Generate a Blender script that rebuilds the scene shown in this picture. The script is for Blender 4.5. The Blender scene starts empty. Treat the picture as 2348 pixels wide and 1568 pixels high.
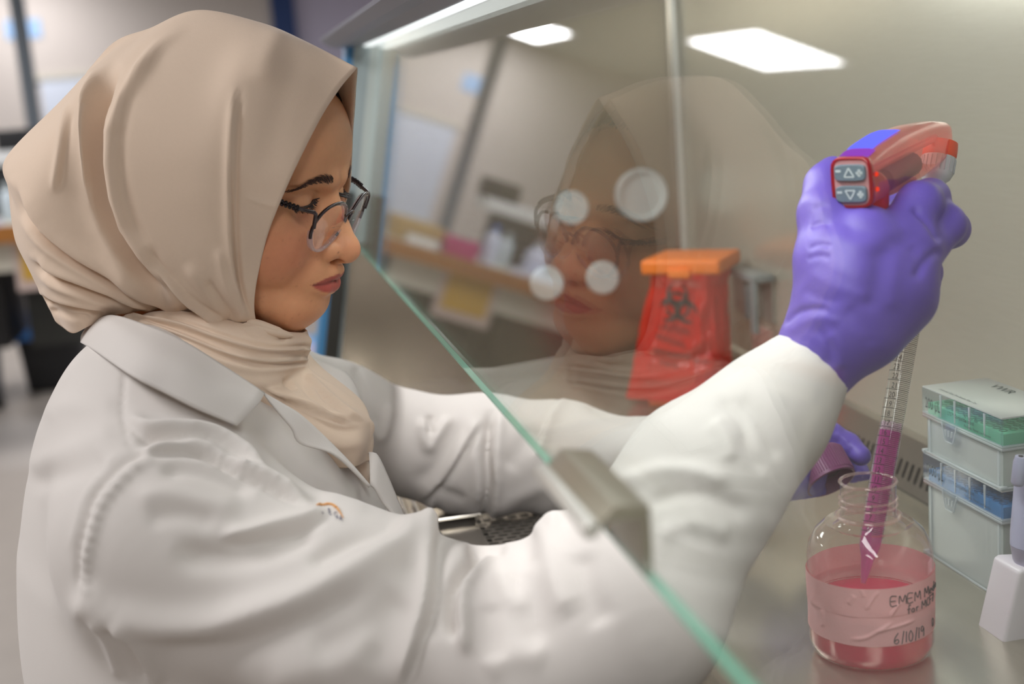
import bpy, bmesh, math, random
import numpy as np
from mathutils import Matrix, Vector
random.seed(7); rng = np.random.default_rng(7)
S = bpy.context.scene
COL = S.collection
# ------------------------------------------------------------------ camera
IMG_W, IMG_H, FPX = 2348, 1568, 3000.0
PITCH, ROLL, YAW = math.radians(11.2), math.radians(4.3), math.radians(11.1)
CAM = np.array([0.0, 0.0, 1.32])
FW = np.array([math.sin(YAW)*math.cos(PITCH), math.cos(YAW)*math.cos(PITCH), -math.sin(PITCH)])
_r0 = np.array([math.cos(YAW), -math.sin(YAW), 0.0]); _u0 = np.cross(_r0, FW)
RT = math.cos(ROLL)*_r0 - math.sin(ROLL)*_u0
UP = np.cross(RT, FW)
cd = bpy.data.cameras.new('camera'); cam = bpy.data.objects.new('camera', cd); COL.objects.link(cam)
cd.sensor_fit = 'HORIZONTAL'; cd.sensor_width = 36.0; cd.lens = FPX*36.0/IMG_W
cd.clip_start = 0.02; cd.clip_end = 60
cam.matrix_world = Matrix(((RT[0], UP[0], -FW[0], CAM[0]), (RT[1], UP[1], -FW[1], CAM[1]),
                           (RT[2], UP[2], -FW[2], CAM[2]), (0, 0, 0, 1)))
cd.dof.use_dof = True; cd.dof.focus_distance = 1.0; cd.dof.aperture_fstop = 4.0
S.camera = cam
# ------------------------------------------------------------------ light / exposure
wd = bpy.data.worlds.new('world'); S.world = wd; wd.use_nodes = True
wd.node_tree.nodes['Background'].inputs[0].default_value = (0.9, 0.95, 1.0, 1)
wd.node_tree.nodes['Background'].inputs[1].default_value = 0.25
S.view_settings.view_transform = 'Standard'; S.view_settings.look = 'None'
S.view_settings.exposure = 0.26; S.view_settings.gamma = 1.0; S.view_settings.use_curve_mapping = False
S.cycles.use_denoising = True
S.cycles.max_bounces = 10; S.cycles.diffuse_bounces = 4; S.cycles.glossy_bounces = 5
S.cycles.transparent_max_bounces = 32; S.cycles.transmission_bounces = 8
S.cycles.caustics_reflective = False; S.cycles.caustics_refractive = False
S.cycles.sample_clamp_indirect = 6.0
CEIL_E = 15.0           # ceiling troffer emission
HOOD_E = 13.0           # lamp inside the cabinet
CEIL_Z = 2.45
PANELS = [(-1.51, 9.87), (-2.41, 7.26), (-1.5, 4.6), (-1.35, 1.1), (-.5, -1.4), (1.0, 4.6), (1.2, 7.3), (-3.6, 4.6)]  # first two are mirrored in the sash; the others are added to light her

# ------------------------------------------------------------------ helpers
def lin(c):
    return tuple(((v/255.0)/12.92 if v/255.0 <= 0.04045 else ((v/255.0+0.055)/1.055)**2.4) for v in c)
def ray(px, py): return ((px-IMG_W/2)/FPX)*RT - ((py-IMG_H/2)/FPX)*UP + FW
def atY(px, py, Y): d = ray(px, py); return CAM + d*(Y-CAM[1])/d[1]
def atX(px, py, X): d = ray(px, py); return CAM + d*(X-CAM[0])/d[0]
def atZ(px, py, Z): d = ray(px, py); return CAM + d*(Z-CAM[2])/d[2]
def proj(P):
    q = np.asarray(P, float)-CAM
    x, y, z = q@RT, q@UP, q@FW
    return np.stack([IMG_W/2+FPX*x/z, IMG_H/2-FPX*y/z], -1)
def empty(name, loc=(0, 0, 0)):
    o = bpy.data.objects.new(name, None); COL.objects.link(o); o.location = loc; o.empty_display_size = .02
    return o
def tag(o, label=None, cat=None, group=None, kind=None):
    if label: o['label'] = label
    if cat: o['category'] = cat
    if group: o['group'] = group
    if kind: o['kind'] = kind
    return o
def thing(name, label, cat, loc=(0, 0, 0), group=None):
    return tag(empty(name, tuple(map(float, loc))), label, cat, group)
def link(name, me, mat=None, parent=None, smooth=False):
    if smooth: me.polygons.foreach_set('use_smooth', np.ones(len(me.polygons), bool))
    o = bpy.data.objects.new(name, me); COL.objects.link(o)
    if mat is not None: me.materials.append(mat)
    if parent is not None:
        o.parent = parent
        m = Matrix.Identity(4); p = parent
        chain = []
        while p is not None: chain.append(p); p = p.parent
        for p in reversed(chain): m = m @ p.matrix_parent_inverse @ p.matrix_basis
        o.matrix_parent_inverse = m.inverted()
    return o
def mesh(name, V, F, mat=None, parent=None, smooth=False):
    me = bpy.data.meshes.new(name)
    V = np.asarray(V, np.float64)
    if isinstance(F, np.ndarray):
        n = F.shape[1]
        me.vertices.add(len(V)); me.vertices.foreach_set('co', V.ravel())
        me.loops.add(F.size); me.loops.foreach_set('vertex_index', F.ravel().astype(np.int32))
        me.polygons.add(len(F)); me.polygons.foreach_set('loop_start', np.arange(0, F.size, n, dtype=np.int32))
        me.update(calc_edges=True)
    else:
        me.from_pydata([tuple(v) for v in V], [], F); me.update()
    me.validate()
    return link(name, me, mat, parent, smooth)
class MB:
    """collects primitives into one mesh"""
    def __init__(s): s.V = []; s.F = []; s.n = 0
    def add(s, V, F):
        V = np.asarray(V, float); s.V.append(V); s.F += [tuple(i+s.n for i in f) for f in F]; s.n += len(V); return s
    def box(s, lo, hi, M=None):
        x0, y0, z0 = lo; x1, y1, z1 = hi
        V = np.array([(x0,y0,z0),(x1,y0,z0),(x1,y1,z0),(x0,y1,z0),(x0,y0,z1),(x1,y0,z1),(x1,y1,z1),(x0,y1,z1)], float)
        if M is not None: V = V@M[:3, :3].T + M[:3, 3]
        return s.add(V, [(0,3,2,1),(4,5,6,7),(0,1,5,4),(1,2,6,5),(2,3,7,6),(3,0,4,7)])
    def tube(s, pts, r, n=10, caps=True):
        pts = np.asarray(pts, float); m = len(pts); r = np.broadcast_to(np.asarray(r, float), (m,))
        T = np.gradient(pts, axis=0); T /= np.linalg.norm(T, axis=1)[:, None]+1e-12
        a = np.array([0, 0, 1.0]) if abs(T[0][2]) < .9 else np.array([1.0, 0, 0])
        V = []
        u = np.cross(T[0], a); u /= np.linalg.norm(u)
        for i in range(m):
            u = u - T[i]*np.dot(u, T[i]); u /= np.linalg.norm(u); w = np.cross(T[i], u)
            for k in range(n):
                t = 2*math.pi*k/n; V.append(pts[i]+r[i]*(math.cos(t)*u+math.sin(t)*w))
        F = [(i*n+k, i*n+(k+1) % n, (i+1)*n+(k+1) % n, (i+1)*n+k) for i in range(m-1) for k in range(n)]
        if caps: F += [tuple(range(n))[::-1], tuple(range((m-1)*n, m*n))]
        return s.add(V, F)
    def lathe(s, prof, c=(0, 0, 0), axis=None, n=32, cap0=False, cap1=False):
        """prof: list of (r, h) along axis from point c"""
        c = np.asarray(c, float); ax = np.array([0, 0, 1.0]) if axis is None else np.asarray(axis, float)/np.linalg.norm(axis)
        a = np.array([1.0, 0, 0]) if abs(ax[0]) < .9 else np.array([0, 1.0, 0])
        u = np.cross(ax, a); u /= np.linalg.norm(u); w = np.cross(ax, u)
        V = [c+ax*h+r*(math.cos(2*math.pi*k/n)*u+math.sin(2*math.pi*k/n)*w) for r, h in prof for k in range(n)]
        m = len(prof)
        F = [(i*n+k, i*n+(k+1) % n, (i+1)*n+(k+1) % n, (i+1)*n+k) for i in range(m-1) for k in range(n)]
        if cap0: F.append(tuple(range(n))[::-1])
        if cap1: F.append(tuple(range((m-1)*n, m*n)))
        return s.add(V, F)
    def prism(s, poly, y0, y1, ax=1):
        """poly of 2D points (x,z) extruded along Y (ax=1), or (y,z) along X (ax=0), (x,y) along Z (ax=2)"""
        n = len(poly)
        def P(p, t): return {1: (p[0], t, p[1]), 0: (t, p[0], p[1]), 2: (p[0], p[1], t)}[ax]
        V = [P(p, y0) for p in poly]+[P(p, y1) for p in poly]
        return s.add(V, [tuple(range(n)), tuple(range(2*n-1, n-1, -1))]+[(i, i+n, (i+1) % n+n, (i+1) % n) for i in range(n)])
    def build(s, name, mat=None, parent=None, smooth=False, bevel=0, seg=2, recalc=True):
        me = bpy.data.meshes.new(name)
        V = np.concatenate(s.V) if s.V else np.zeros((0, 3))
        me.from_pydata([tuple(v) for v in V], [], s.F); me.update()
        if recalc or bevel:
            bm = bmesh.new(); bm.from_mesh(me)
            if recalc: bmesh.ops.recalc_face_normals(bm, faces=bm.faces)
            if bevel:
                es = [e for e in bm.edges if len(e.link_faces) == 2 and e.calc_face_angle(0) > 0.5]
                bmesh.ops.bevel(bm, geom=es, offset=bevel, segments=seg, affect='EDGES', profile=.6)
            bm.to_mesh(me); bm.free()
        o = link(name, me, mat, parent, smooth)
        if smooth or bevel:
            me.polygons.foreach_set('use_smooth', np.ones(len(me.polygons), bool))
            try: me.set_sharp_from_angle(angle=math.radians(50))
            except Exception: pass
        return o
def grid(name, P, mat=None, parent=None, smooth=True, cu=False, cv=False, thick=0):
    P = np.asarray(P, float); a, b = P.shape[:2]
    I = np.arange(a*b).reshape(a, b)
    if cu: I = np.vstack([I, I[:1]])
    if cv: I = np.hstack([I, I[:, :1]])
    F = np.stack([I[:-1, :-1], I[1:, :-1], I[1:, 1:], I[:-1, 1:]], -1).reshape(-1, 4)
    o = mesh(name, P.reshape(-1, 3), F, mat, parent, smooth)
    if thick:
        m = o.modifiers.new('thickness', 'SOLIDIFY'); m.thickness = thick; m.offset = -1
    return o
def bspl(pts, n, closed=False, passes=0):
    """Catmull-Rom through pts resampled to n by chord length"""
    P = np.asarray(pts, float); m = len(P)
    if closed: Q = np.concatenate([P[-1:], P, P[:2]])
    else: Q = np.concatenate([2*P[:1]-P[1:2], P, 2*P[-1:]-P[-2:-1]])
    seg = len(Q)-3; out = []
    for i in range(seg):
        t = np.linspace(0, 1, 16, endpoint=False)[:, None]
        p0, p1, p2, p3 = Q[i:i+4]
        out.append(.5*((2*p1)+(p2-p0)*t+(2*p0-5*p1+4*p2-p3)*t**2+(3*p1-p0-3*p2+p3)*t**3))
    out.append(Q[-2:-1]); C = np.concatenate(out)
    L = np.r_[0, np.cumsum(np.linalg.norm(np.diff(C, axis=0), axis=1))]
    s = np.linspace(0, L[-1], n)
    return np.stack([np.interp(s, L, C[:, k]) for k in range(C.shape[1])], 1)
# ------------------------------------------------------------------ implicit surfaces
class Field:
    def __init__(s, lo, hi, h):
        s.lo = np.array(lo, np.float32); s.h = h
        s.n = np.ceil((np.array(hi)-np.array(lo))/h).astype(int)+1
        s.d = np.full(s.n, 1.0, np.float32)
        s.ax = [s.lo[i]+h*np.arange(s.n[i], dtype=np.float32) for i in range(3)]
    def _sl(s, lo, hi):
        sl = []
        for i in range(3):
            a = max(0, int((lo[i]-s.lo[i])/s.h)); b = min(s.n[i], int((hi[i]-s.lo[i])/s.h)+2)
            if b <= a: return None
            sl.append(slice(a, b))
        return tuple(sl)
    def _pts(s, sl): return (s.ax[0][sl[0]][:, None, None], s.ax[1][sl[1]][None, :, None], s.ax[2][sl[2]][None, None, :])
    def _mix(s, sl, e, k, sub=False):
        a = s.d[sl]
        if sub:
            e = -e
            h = np.clip(.5-.5*(e-a)/k if False else .5+.5*(e-a)/k, 0, 1); s.d[sl] = a*(1-h)+e*h+k*h*(1-h)
        else:
            h = np.clip(.5+.5*(a-e)/k, 0, 1); s.d[sl] = a*(1-h)+e*h-k*h*(1-h)
    def rc(s, a, b, ra, rb=None, k=.01, sub=False, sc=None):
        rb = ra if rb is None else rb
        a = np.array(a, np.float32); b = np.array(b, np.float32); sc = np.ones(3, np.float32) if sc is None else np.array(sc, np.float32)
        R = max(ra, rb)/sc.min()+2.5*k
        sl = s._sl(np.minimum(a, b)-R, np.maximum(a, b)+R)
        if sl is None: return s
        x, y, z = s._pts(sl); ab = (b-a)*sc; L = float(ab@ab)+1e-12
        px, py, pz = (x-a[0])*sc[0], (y-a[1])*sc[1], (z-a[2])*sc[2]
        t = np.clip((px*ab[0]+py*ab[1]+pz*ab[2])/L, 0, 1)
        e = np.sqrt((px-t*ab[0])**2+(py-t*ab[1])**2+(pz-t*ab[2])**2)-(ra+(rb-ra)*t)
        s._mix(sl, e, k, sub); return s
    def ell(s, c, r, k=.01, sub=False, M=None):
        c = np.array(c, np.float32); r = np.array(r, np.float32)
        R = (r if M is None else np.full(3, r.max()))+2.5*k
        sl = s._sl(c-R, c+R)
        if sl is None: return s
        x, y, z = s._pts(sl); x, y, z = x-c[0], y-c[1], z-c[2]
        if M is not None: x, y, z = (M[0,0]*x+M[1,0]*y+M[2,0]*z, M[0,1]*x+M[1,1]*y+M[2,1]*z, M[0,2]*x+M[1,2]*y+M[2,2]*z)
        k0 = np.sqrt((x/r[0])**2+(y/r[1])**2+(z/r[2])**2); k1 = np.sqrt((x/r[0]**2)**2+(y/r[1]**2)**2+(z/r[2]**2)**2)+1e-9
        s._mix(sl, k0*(k0-1)/k1, k, sub); return s
    def chain(s, pts, k=.01):
        for (a, ra), (b, rb) in zip(pts[:-1], pts[1:]): s.rc(a, b, ra, rb, k)
        return s
    def plane(s, p, n, k=.002):
        """cut away the side the normal points to"""
        x, y, z = s._pts((slice(None),)*3); n = np.array(n, np.float32)/np.linalg.norm(n)
        e = (x-p[0])*n[0]+(y-p[1])*n[1]+(z-p[2])*n[2]
        s.d = np.maximum(s.d, e); return s
    def surf(s):
        d = s.d; I = d < 0
        c = [I[i:I.shape[0]-1+i, j:I.shape[1]-1+j, k:I.shape[2]-1+k] for i in (0,1) for j in (0,1) for k in (0,1)]
        cnt = sum(a.astype(np.int8) for a in c); act = (cnt > 0) & (cnt < 8)
        idx = np.argwhere(act); vid = np.full(act.shape, -1, np.int32); vid[act] = np.arange(len(idx))
        off = np.array([(i,j,k) for i in (0,1) for j in (0,1) for k in (0,1)])
        D = np.stack([d[idx[:,0]+o[0], idx[:,1]+o[1], idx[:,2]+o[2]] for o in off], 1)
        acc = np.zeros((len(idx), 3)); n = np.zeros(len(idx))
        for a in range(8):
            for b in range(a+1, 8):
                if np.abs(off[a]-off[b]).sum() != 1: continue
                m = (D[:, a] < 0) != (D[:, b] < 0); t = D[m, a]/(D[m, a]-D[m, b])
                acc[m] += off[a]+(off[b]-off[a])*t[:, None]; n[m] += 1
        V = s.lo+s.h*(idx+acc/n[:, None])
        F = []
        for ax in range(3):
            sl0 = [slice(1, -1)]*3; sl1 = [slice(1, -1)]*3
            sl0[ax] = slice(0, -1); sl1[ax] = slice(1, None)
            A, B = I[tuple(sl0)], I[tuple(sl1)]
            e = np.argwhere(A != B); flip = A[tuple(e.T)]
            base = e.copy()
            for q in range(3):
                if q != ax: base[:, q] += 1
            u, v = [q for q in range(3) if q != ax]
            def g(du, dv):
                b = base.copy(); b[:, u] -= du; b[:, v] -= dv
                return vid[b[:,0], b[:,1], b[:,2]]
            quad = np.stack([g(1,1), g(0,1), g(0,0), g(1,0)], 1)
            if ax == 1: flip = ~flip
            quad[~flip] = quad[~flip][:, ::-1]
            F.append(quad)
        return V, np.concatenate(F)
def vnormals(V, F):
    n = np.cross(V[F[:, 2]]-V[F[:, 0]], V[F[:, 3]]-V[F[:, 1]]); N = np.zeros_like(V)
    for k in range(4): np.add.at(N, F[:, k], n)
    return N/(np.linalg.norm(N, axis=1)[:, None]+1e-12)
def relax(V, F, it=2, w=.5):
    for _ in range(it):
        A = np.zeros_like(V); c = np.zeros(len(V))
        for k in range(4):
            np.add.at(A, F[:, k], V[F[:, (k+1) % 4]]+V[F[:, (k+3) % 4]]); np.add.at(c, F[:, k], 2)
        V = V*(1-w)+w*A/c[:, None]
    return V
def seg_dist(Q, pl):
    """distance of 2D points to a polyline, signed side, and the running parameter 0..1"""
    best = np.full(len(Q), 1e9); sd = np.zeros(len(Q)); tt = np.zeros(len(Q))
    L = np.r_[0, np.cumsum(np.linalg.norm(np.diff(pl, axis=0), axis=1))]
    for i in range(len(pl)-1):
        a, b = pl[i], pl[i+1]; ab = b-a; t = np.clip(((Q-a)@ab)/(ab@ab+1e-9), 0, 1)
        r = Q-a-t[:, None]*ab; dd = np.hypot(r[:, 0], r[:, 1]); m = dd < best
        best[m] = dd[m]; sd[m] = (ab[0]*(Q[m, 1]-a[1])-ab[1]*(Q[m, 0]-a[0])); tt[m] = (L[i]+t[m]*(L[i+1]-L[i]))/L[-1]
    return best, np.sign(sd), tt
def sculpt(V, N, strokes, facing=-0.15, nsm=12):
    """push the cloth in and out along drawn folds. stroke: (points, amp_mm, width, mode)
    mode 'g' symmetric ridge/valley; 'l'/'r' a fold overlapping towards its left/right side: steep there, gentle behind"""
    q = proj(V); view = V-CAM; view /= np.linalg.norm(view, axis=1)[:, None]
    front = np.clip((-(N*view).sum(1)-facing)/.35, 0, 1)
    D = np.zeros(len(V))
    for st in strokes:
        pts, amp, w, mode = st[:4]
        pl = bspl(np.array(pts, float), max(8, nsm)); lo, hi = pl.min(0)-4*w, pl.max(0)+4*w
        m = np.where((q[:, 0] > lo[0]) & (q[:, 0] < hi[0]) & (q[:, 1] > lo[1]) & (q[:, 1] < hi[1]) & (front > 0))[0]
        if not len(m): continue
        d, sg, t = seg_dist(q[m], pl)
        tap = np.clip(np.minimum(t, 1-t)/.18, 0, 1); tap = tap*tap*(3-2*tap)
        if len(st) > 4:
            if 's' in st[4]: tap = np.maximum(tap, np.clip((1-t)/.18, 0, 1)) if True else tap
            if 'e' in st[4]: tap = np.maximum(tap, np.clip(t/.18, 0, 1))
        if mode == 'g': f = np.exp(-(d/w)**2)
        else:
            s = d*sg*(1 if mode == 'l' else -1)      # s>0 : gentle side
            f = np.where(s > 0, np.exp(-(s/w)**2), np.exp(-(s/(w*.28))**2)) - .55*np.exp(-((s+w*.55)/(w*.4))**2)
        D[m] += amp*.001*f*tap*front[m]
    return V+N*D[:, None]
# ------------------------------------------------------------------ materials
def NT(name):
    m = bpy.data.materials.new(name); m.use_nodes = True; t = m.node_tree
    return m, t, t.nodes, t.links, t.nodes.get('Principled BSDF')
def setin(n, k, v):
    if k in n.inputs: n.inputs[k].default_value = v
def mat(name, c, rough=.5, metal=0, spec=.5, noise=0, nscale=40, bump=0, bscale=200, sheen=0, sss=0, stretch=None, coat=0, attr=False, detail=3):
    m, t, N, L, b = NT(name)
    col = (*lin(c), 1)
    setin(b, 'Base Color', col); setin(b, 'Roughness', rough); setin(b, 'Metallic', metal); setin(b, 'Specular IOR Level', spec)
    setin(b, 'Sheen Weight', sheen); setin(b, 'Coat Weight', coat)
    if sss:
        setin(b, 'Subsurface Weight', sss); setin(b, 'Subsurface Radius', (1.0, .35, .2)); setin(b, 'Subsurface Scale', .004)
    tc = N.new('ShaderNodeTexCoord'); mp = N.new('ShaderNodeMapping'); L.new(tc.outputs['Object'], mp.inputs[0])
    if stretch: mp.inputs['Scale'].default_value = stretch
    src = None
    if attr:
        a = N.new('ShaderNodeVertexColor'); a.layer_name = 'Col'; src = a.outputs[0]; L.new(src, b.inputs['Base Color'])
    if noise:
        nz = N.new('ShaderNodeTexNoise'); nz.inputs['Scale'].default_value = nscale; nz.inputs['Detail'].default_value = detail
        L.new(mp.outputs[0], nz.inputs[0])
        mx = N.new('ShaderNodeMix'); mx.data_type = 'RGBA'; mx.blend_type = 'MULTIPLY'; mx.inputs['Factor'].default_value = noise
        if src is not None: L.new(src, mx.inputs['A'])
        else: mx.inputs['A'].default_value = col
        cr = N.new('ShaderNodeValToRGB'); cr.color_ramp.elements[0].position = .3; cr.color_ramp.elements[1].position = .7
        cr.color_ramp.elements[0].color = (.45, .45, .45, 1)
        L.new(nz.outputs['Fac'], cr.inputs[0]); L.new(cr.outputs[0], mx.inputs['B']); L.new(mx.outputs['Result'], b.inputs['Base Color'])
    if bump:
        n2 = N.new('ShaderNodeTexNoise'); n2.inputs['Scale'].default_value = bscale; n2.inputs['Detail'].default_value = 4
        L.new(mp.outputs[0], n2.inputs[0]); bp = N.new('ShaderNodeBump'); bp.inputs['Strength'].default_value = bump; bp.inputs['Distance'].default_value = .002
        L.new(n2.outputs['Fac'], bp.inputs['Height']); L.new(bp.outputs[0], b.inputs['Normal'])
    return m
def translucent(m, c, f):
    """lets some light through thin cloth"""
    t = m.node_tree; N, L = t.nodes, t.links; b = N.get('Principled BSDF'); o = N['Material Output']
    tl = N.new('ShaderNodeBsdfTranslucent'); tl.inputs[0].default_value = (*lin(c), 1); mx = N.new('ShaderNodeMixShader'); mx.inputs[0].default_value = f
    L.new(b.outputs[0], mx.inputs[1]); L.new(tl.outputs[0], mx.inputs[2]); L.new(mx.outputs[0], o.inputs[0])
def emit(name, c, s):
    m, t, N, L, b = NT(name); e = N.new('ShaderNodeEmission'); e.inputs[0].default_value = (*lin(c), 1); e.inputs[1].default_value = s
    L.new(e.outputs[0], N['Material Output'].inputs[0]); return m
def clear(name, tint=(1, 1, 1), refl=1.0, haze=0.0, hazec=(1, 1, 1), rough=.02, trans=0.0):
    """thin clear sheet: transparency with true Fresnel reflection (same from both sides), optional milky haze"""
    m, t, N, L, b = NT(name); N.remove(b)
    g = N.new('ShaderNodeNewGeometry'); dt = N.new('ShaderNodeVectorMath'); dt.operation = 'DOT_PRODUCT'
    L.new(g.outputs['Incoming'], dt.inputs[0]); L.new(g.outputs['Normal'], dt.inputs[1])
    def M(op, a, bb=None):
        n = N.new('ShaderNodeMath'); n.operation = op
        for i, v in enumerate((a, bb)):
            if v is None: continue
            if isinstance(v, (int, float)): n.inputs[i].default_value = v
            else: L.new(v, n.inputs[i])
        return n.outputs[0]
    c = M('ABSOLUTE', dt.outputs['Value']); eta = 1.5
    gg = M('SQRT', M('ADD', M('MULTIPLY', c, c), eta*eta-1))
    A = M('DIVIDE', M('SUBTRACT', gg, c), M('ADD', gg, c))
    B = M('DIVIDE', M('SUBTRACT', M('MULTIPLY', c, M('ADD', gg, c)), 1), M('ADD', M('MULTIPLY', c, M('SUBTRACT', gg, c)), 1))
    F = M('MULTIPLY', M('MULTIPLY', M('MULTIPLY', A, A), .5*refl), M('ADD', M('MULTIPLY', B, B), 1))
    tr = N.new('ShaderNodeBsdfTransparent'); tr.inputs[0].default_value = (*lin(tuple(255*v for v in tint)), 1)
    gl = N.new('ShaderNodeBsdfGlossy'); gl.inputs['Roughness'].default_value = rough; gl.inputs['Color'].default_value = (1, 1, 1, 1)
    base = tr.outputs[0]
    if haze:
        df = N.new('ShaderNodeBsdfDiffuse'); df.inputs[0].default_value = (*lin(tuple(255*v for v in hazec)), 1)
        tl = N.new('ShaderNodeBsdfTranslucent'); tl.inputs[0].default_value = (*lin(tuple(255*v for v in hazec)), 1)
        m2 = N.new('ShaderNodeMixShader'); m2.inputs[0].default_value = .5; L.new(df.outputs[0], m2.inputs[1]); L.new(tl.outputs[0], m2.inputs[2])
        mh = N.new('ShaderNodeMixShader'); mh.inputs[0].default_value = haze; L.new(base, mh.inputs[1]); L.new(m2.outputs[0], mh.inputs[2]); base = mh.outputs[0]
    mx = N.new('ShaderNodeMixShader'); L.new(F, mx.inputs[0]); L.new(base, mx.inputs[1]); L.new(gl.outputs[0], mx.inputs[2])
    L.new(mx.outputs[0], N['Material Output'].inputs[0]); return m
# ------------------------------------------------------------------ flat lettering
def text_mesh(txt, size, sx=1.0, shear=0.0):
    cu = bpy.data.curves.new('t', 'FONT'); cu.body = txt; cu.size = size; cu.shear = shear; cu.resolution_u = 3
    o = bpy.data.objects.new('t', cu); COL.objects.link(o); bpy.context.view_layer.update()
    me = o.evaluated_get(bpy.context.evaluated_depsgraph_get()).to_mesh()
    V = np.array([v.co[:] for v in me.vertices]).reshape(-1, 3); F = [tuple(p.vertices) for p in me.polygons]
    COL.objects.unlink(o); bpy.data.objects.remove(o); bpy.data.curves.remove(cu)
    V = V.copy(); V[:, 0] *= sx; return V, F
def put(V, o, u, v, w=None, lift=0.0004):
    u = np.asarray(u, float)/np.linalg.norm(u); v = np.asarray(v, float)/np.linalg.norm(v); n = np.cross(u, v)
    return np.asarray(o)+V[:, :1]*u+V[:, 1:2]*v+n*lift
def perforated(o, u, v, nu, nv, cu, cv, su, sv, stagger=False, depth=.004, rs=3):
    """plate of nu x nv cells of size cu x cv each with a rounded slot su x sv, with inner slot walls"""
    o, u, v = (np.asarray(a, float) for a in (o, u, v)); n = np.cross(u, v); mb = MB()
    ring = []
    r = min(su, sv)/2
    for cx, cy, a0 in ((su/2-r, sv/2-r, 0), (-su/2+r, sv/2-r, 90), (-su/2+r, -sv/2+r, 180), (su/2-r, -sv/2+r, 270)):
        for k in range(rs+1): a = math.radians(a0+90*k/rs); ring.append((cx+r*math.cos(a), cy+r*math.sin(a)))
    m = len(ring)
    for i in range(nu):
        for j in range(nv):
            c = o+u*(cu*(i+.5)+(cu*.5 if stagger and j % 2 else 0))+v*cv*(j+.5)
            out = [c+u*sx*cu/2+v*sy*cv/2 for sx, sy in ((1,1),(-1,1),(-1,-1),(1,-1))]
            top = [c+u*a+v*b for a, b in ring]; bot = [p-n*depth for p in top]
            F = []
            for q in range(4):
                s0 = q*(rs+1)
                for k in range(rs): F.append((q, 4+s0+k+1, 4+s0+k))
                F.append((q, (q+1) % 4, 4+((s0+rs+1) % m), 4+s0+rs))
            F += [(4+k, 4+(k+1) % m, 4+m+(k+1) % m, 4+m+k) for k in range(m)]
            mb.add(out+top+bot, F)
    return mb
# ================================================================== materials of the place
M_wall = mat('wall paint', (196, 188, 182), .8, noise=.05, nscale=3)
M_lav = mat('lavender paint', (196, 192, 216), .8, noise=.05, nscale=3)
M_ceil = mat('ceiling tile', (178, 180, 172), .9, noise=.15, nscale=60)
M_floor = mat('vinyl floor', (176, 168, 160), .35, noise=.12, nscale=12)
M_blue = mat('navy paint', (14, 52, 110), .5)
M_grey = mat('grey metal paint', (112, 122, 132), .5)
M_white = mat('white plastic', (226, 228, 228), .4)
M_offw = mat('offwhite laminate', (206, 202, 188), .5)
M_dark = mat('dark plastic', (24, 25, 28), .5)
M_wood = mat('oak edge', (172, 112, 48), .5, noise=.4, nscale=30, stretch=(1, 12, 12))
M_wb = mat('whiteboard', (206, 214, 228), .25)
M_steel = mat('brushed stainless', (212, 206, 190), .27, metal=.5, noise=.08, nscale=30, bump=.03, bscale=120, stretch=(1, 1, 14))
M_steelw = mat('brushed stainless shaded side', (178, 168, 152), .24, metal=.85, noise=.08, nscale=30, bump=.03, bscale=120, stretch=(1, 1, 14))  # same stainless, darker copy; the side wall's dark reflections put into its colour
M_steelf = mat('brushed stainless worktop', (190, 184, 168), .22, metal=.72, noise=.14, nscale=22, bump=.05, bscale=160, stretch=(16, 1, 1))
M_steelp = mat('polished stainless', (206, 200, 190), .18, metal=.9)
M_hood = mat('cabinet paint', (150, 152, 166), .45)
M_film = mat('blue protective film', (96, 166, 220), .35)
M_slot = mat('slot interior', (40, 38, 34), .7)
M_tlight = emit('troffer light', (252, 250, 252), CEIL_E)
M_hlight = emit('cabinet lamp', (252, 252, 252), HOOD_E)
M_strip = emit('lit seal strip', (244, 250, 248), 1.0)  # white seal under the header, made to glow as if lit
M_ink = mat('black ink', (26, 26, 30), .6)

# ================================================================== room
def struct(name, mb, m): return tag(mb.build(name, m), kind='structure')
RX0, RX1, RY0, RY1 = -5.0, 3.2, -3.2, 10.8
struct('floor', MB().box((RX0, RY0, -.05), (RX1, RY1, 0)), M_floor)
struct('ceiling', MB().box((RX0, RY0, CEIL_Z), (RX1, RY1, CEIL_Z+.05)), M_ceil)
struct('wall_back', MB().box((RX0, RY1, 0), (.47, RY1+.1, CEIL_Z)), M_wall)
struct('wall_back', MB().box((.47, RY1, 0), (RX1, RY1+.1, CEIL_Z)), M_lav)
struct('wall_left', MB().box((RX0-.1, RY0, 0), (RX0, RY1, CEIL_Z)), M_wall)
struct('wall_right', MB().box((RX1, RY0, 0), (RX1+.1, RY1, CEIL_Z)), M_wall)
struct('wall_front', MB().box((RX0, RY0-.1, 0), (RX1, RY0, CEIL_Z)), M_wall)
struct('trim_1', MB().box((.385, RY1-.06, 0), (.565, RY1, CEIL_Z)), M_blue)
for i, (x, y) in enumerate(PANELS):
    t = thing('ceiling_light', ['ceiling troffer light by the back wall, mirrored in the glass crossed by the post', 'ceiling troffer light mirrored whole in the sash glass, above her reflection'][i] if i < 2 else 'white rectangular troffer light added in the ceiling for fill, outside the picture', 'ceiling light', (x, y, CEIL_Z), 'ceiling troffer lights')
    mb = MB()
    for lo, hi in (((-.30, -.59), (-.27, .59)), ((.27, -.59), (.30, .59)), ((-.27, -.59), (.27, -.56)), ((-.27, .56), (.27, .59))):
        mb.box((x+lo[0], y+lo[1], CEIL_Z-.012), (x+hi[0], y+hi[1], CEIL_Z+.002))
    mb.build('frame', M_white, t)
    mesh('diffuser', [(x-.27, y-.56, CEIL_Z-.006), (x-.27, y+.56, CEIL_Z-.006), (x+.27, y+.56, CEIL_Z-.006), (x+.27, y-.56, CEIL_Z-.006)], [(0, 1, 2, 3)], M_tlight, t)
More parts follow.
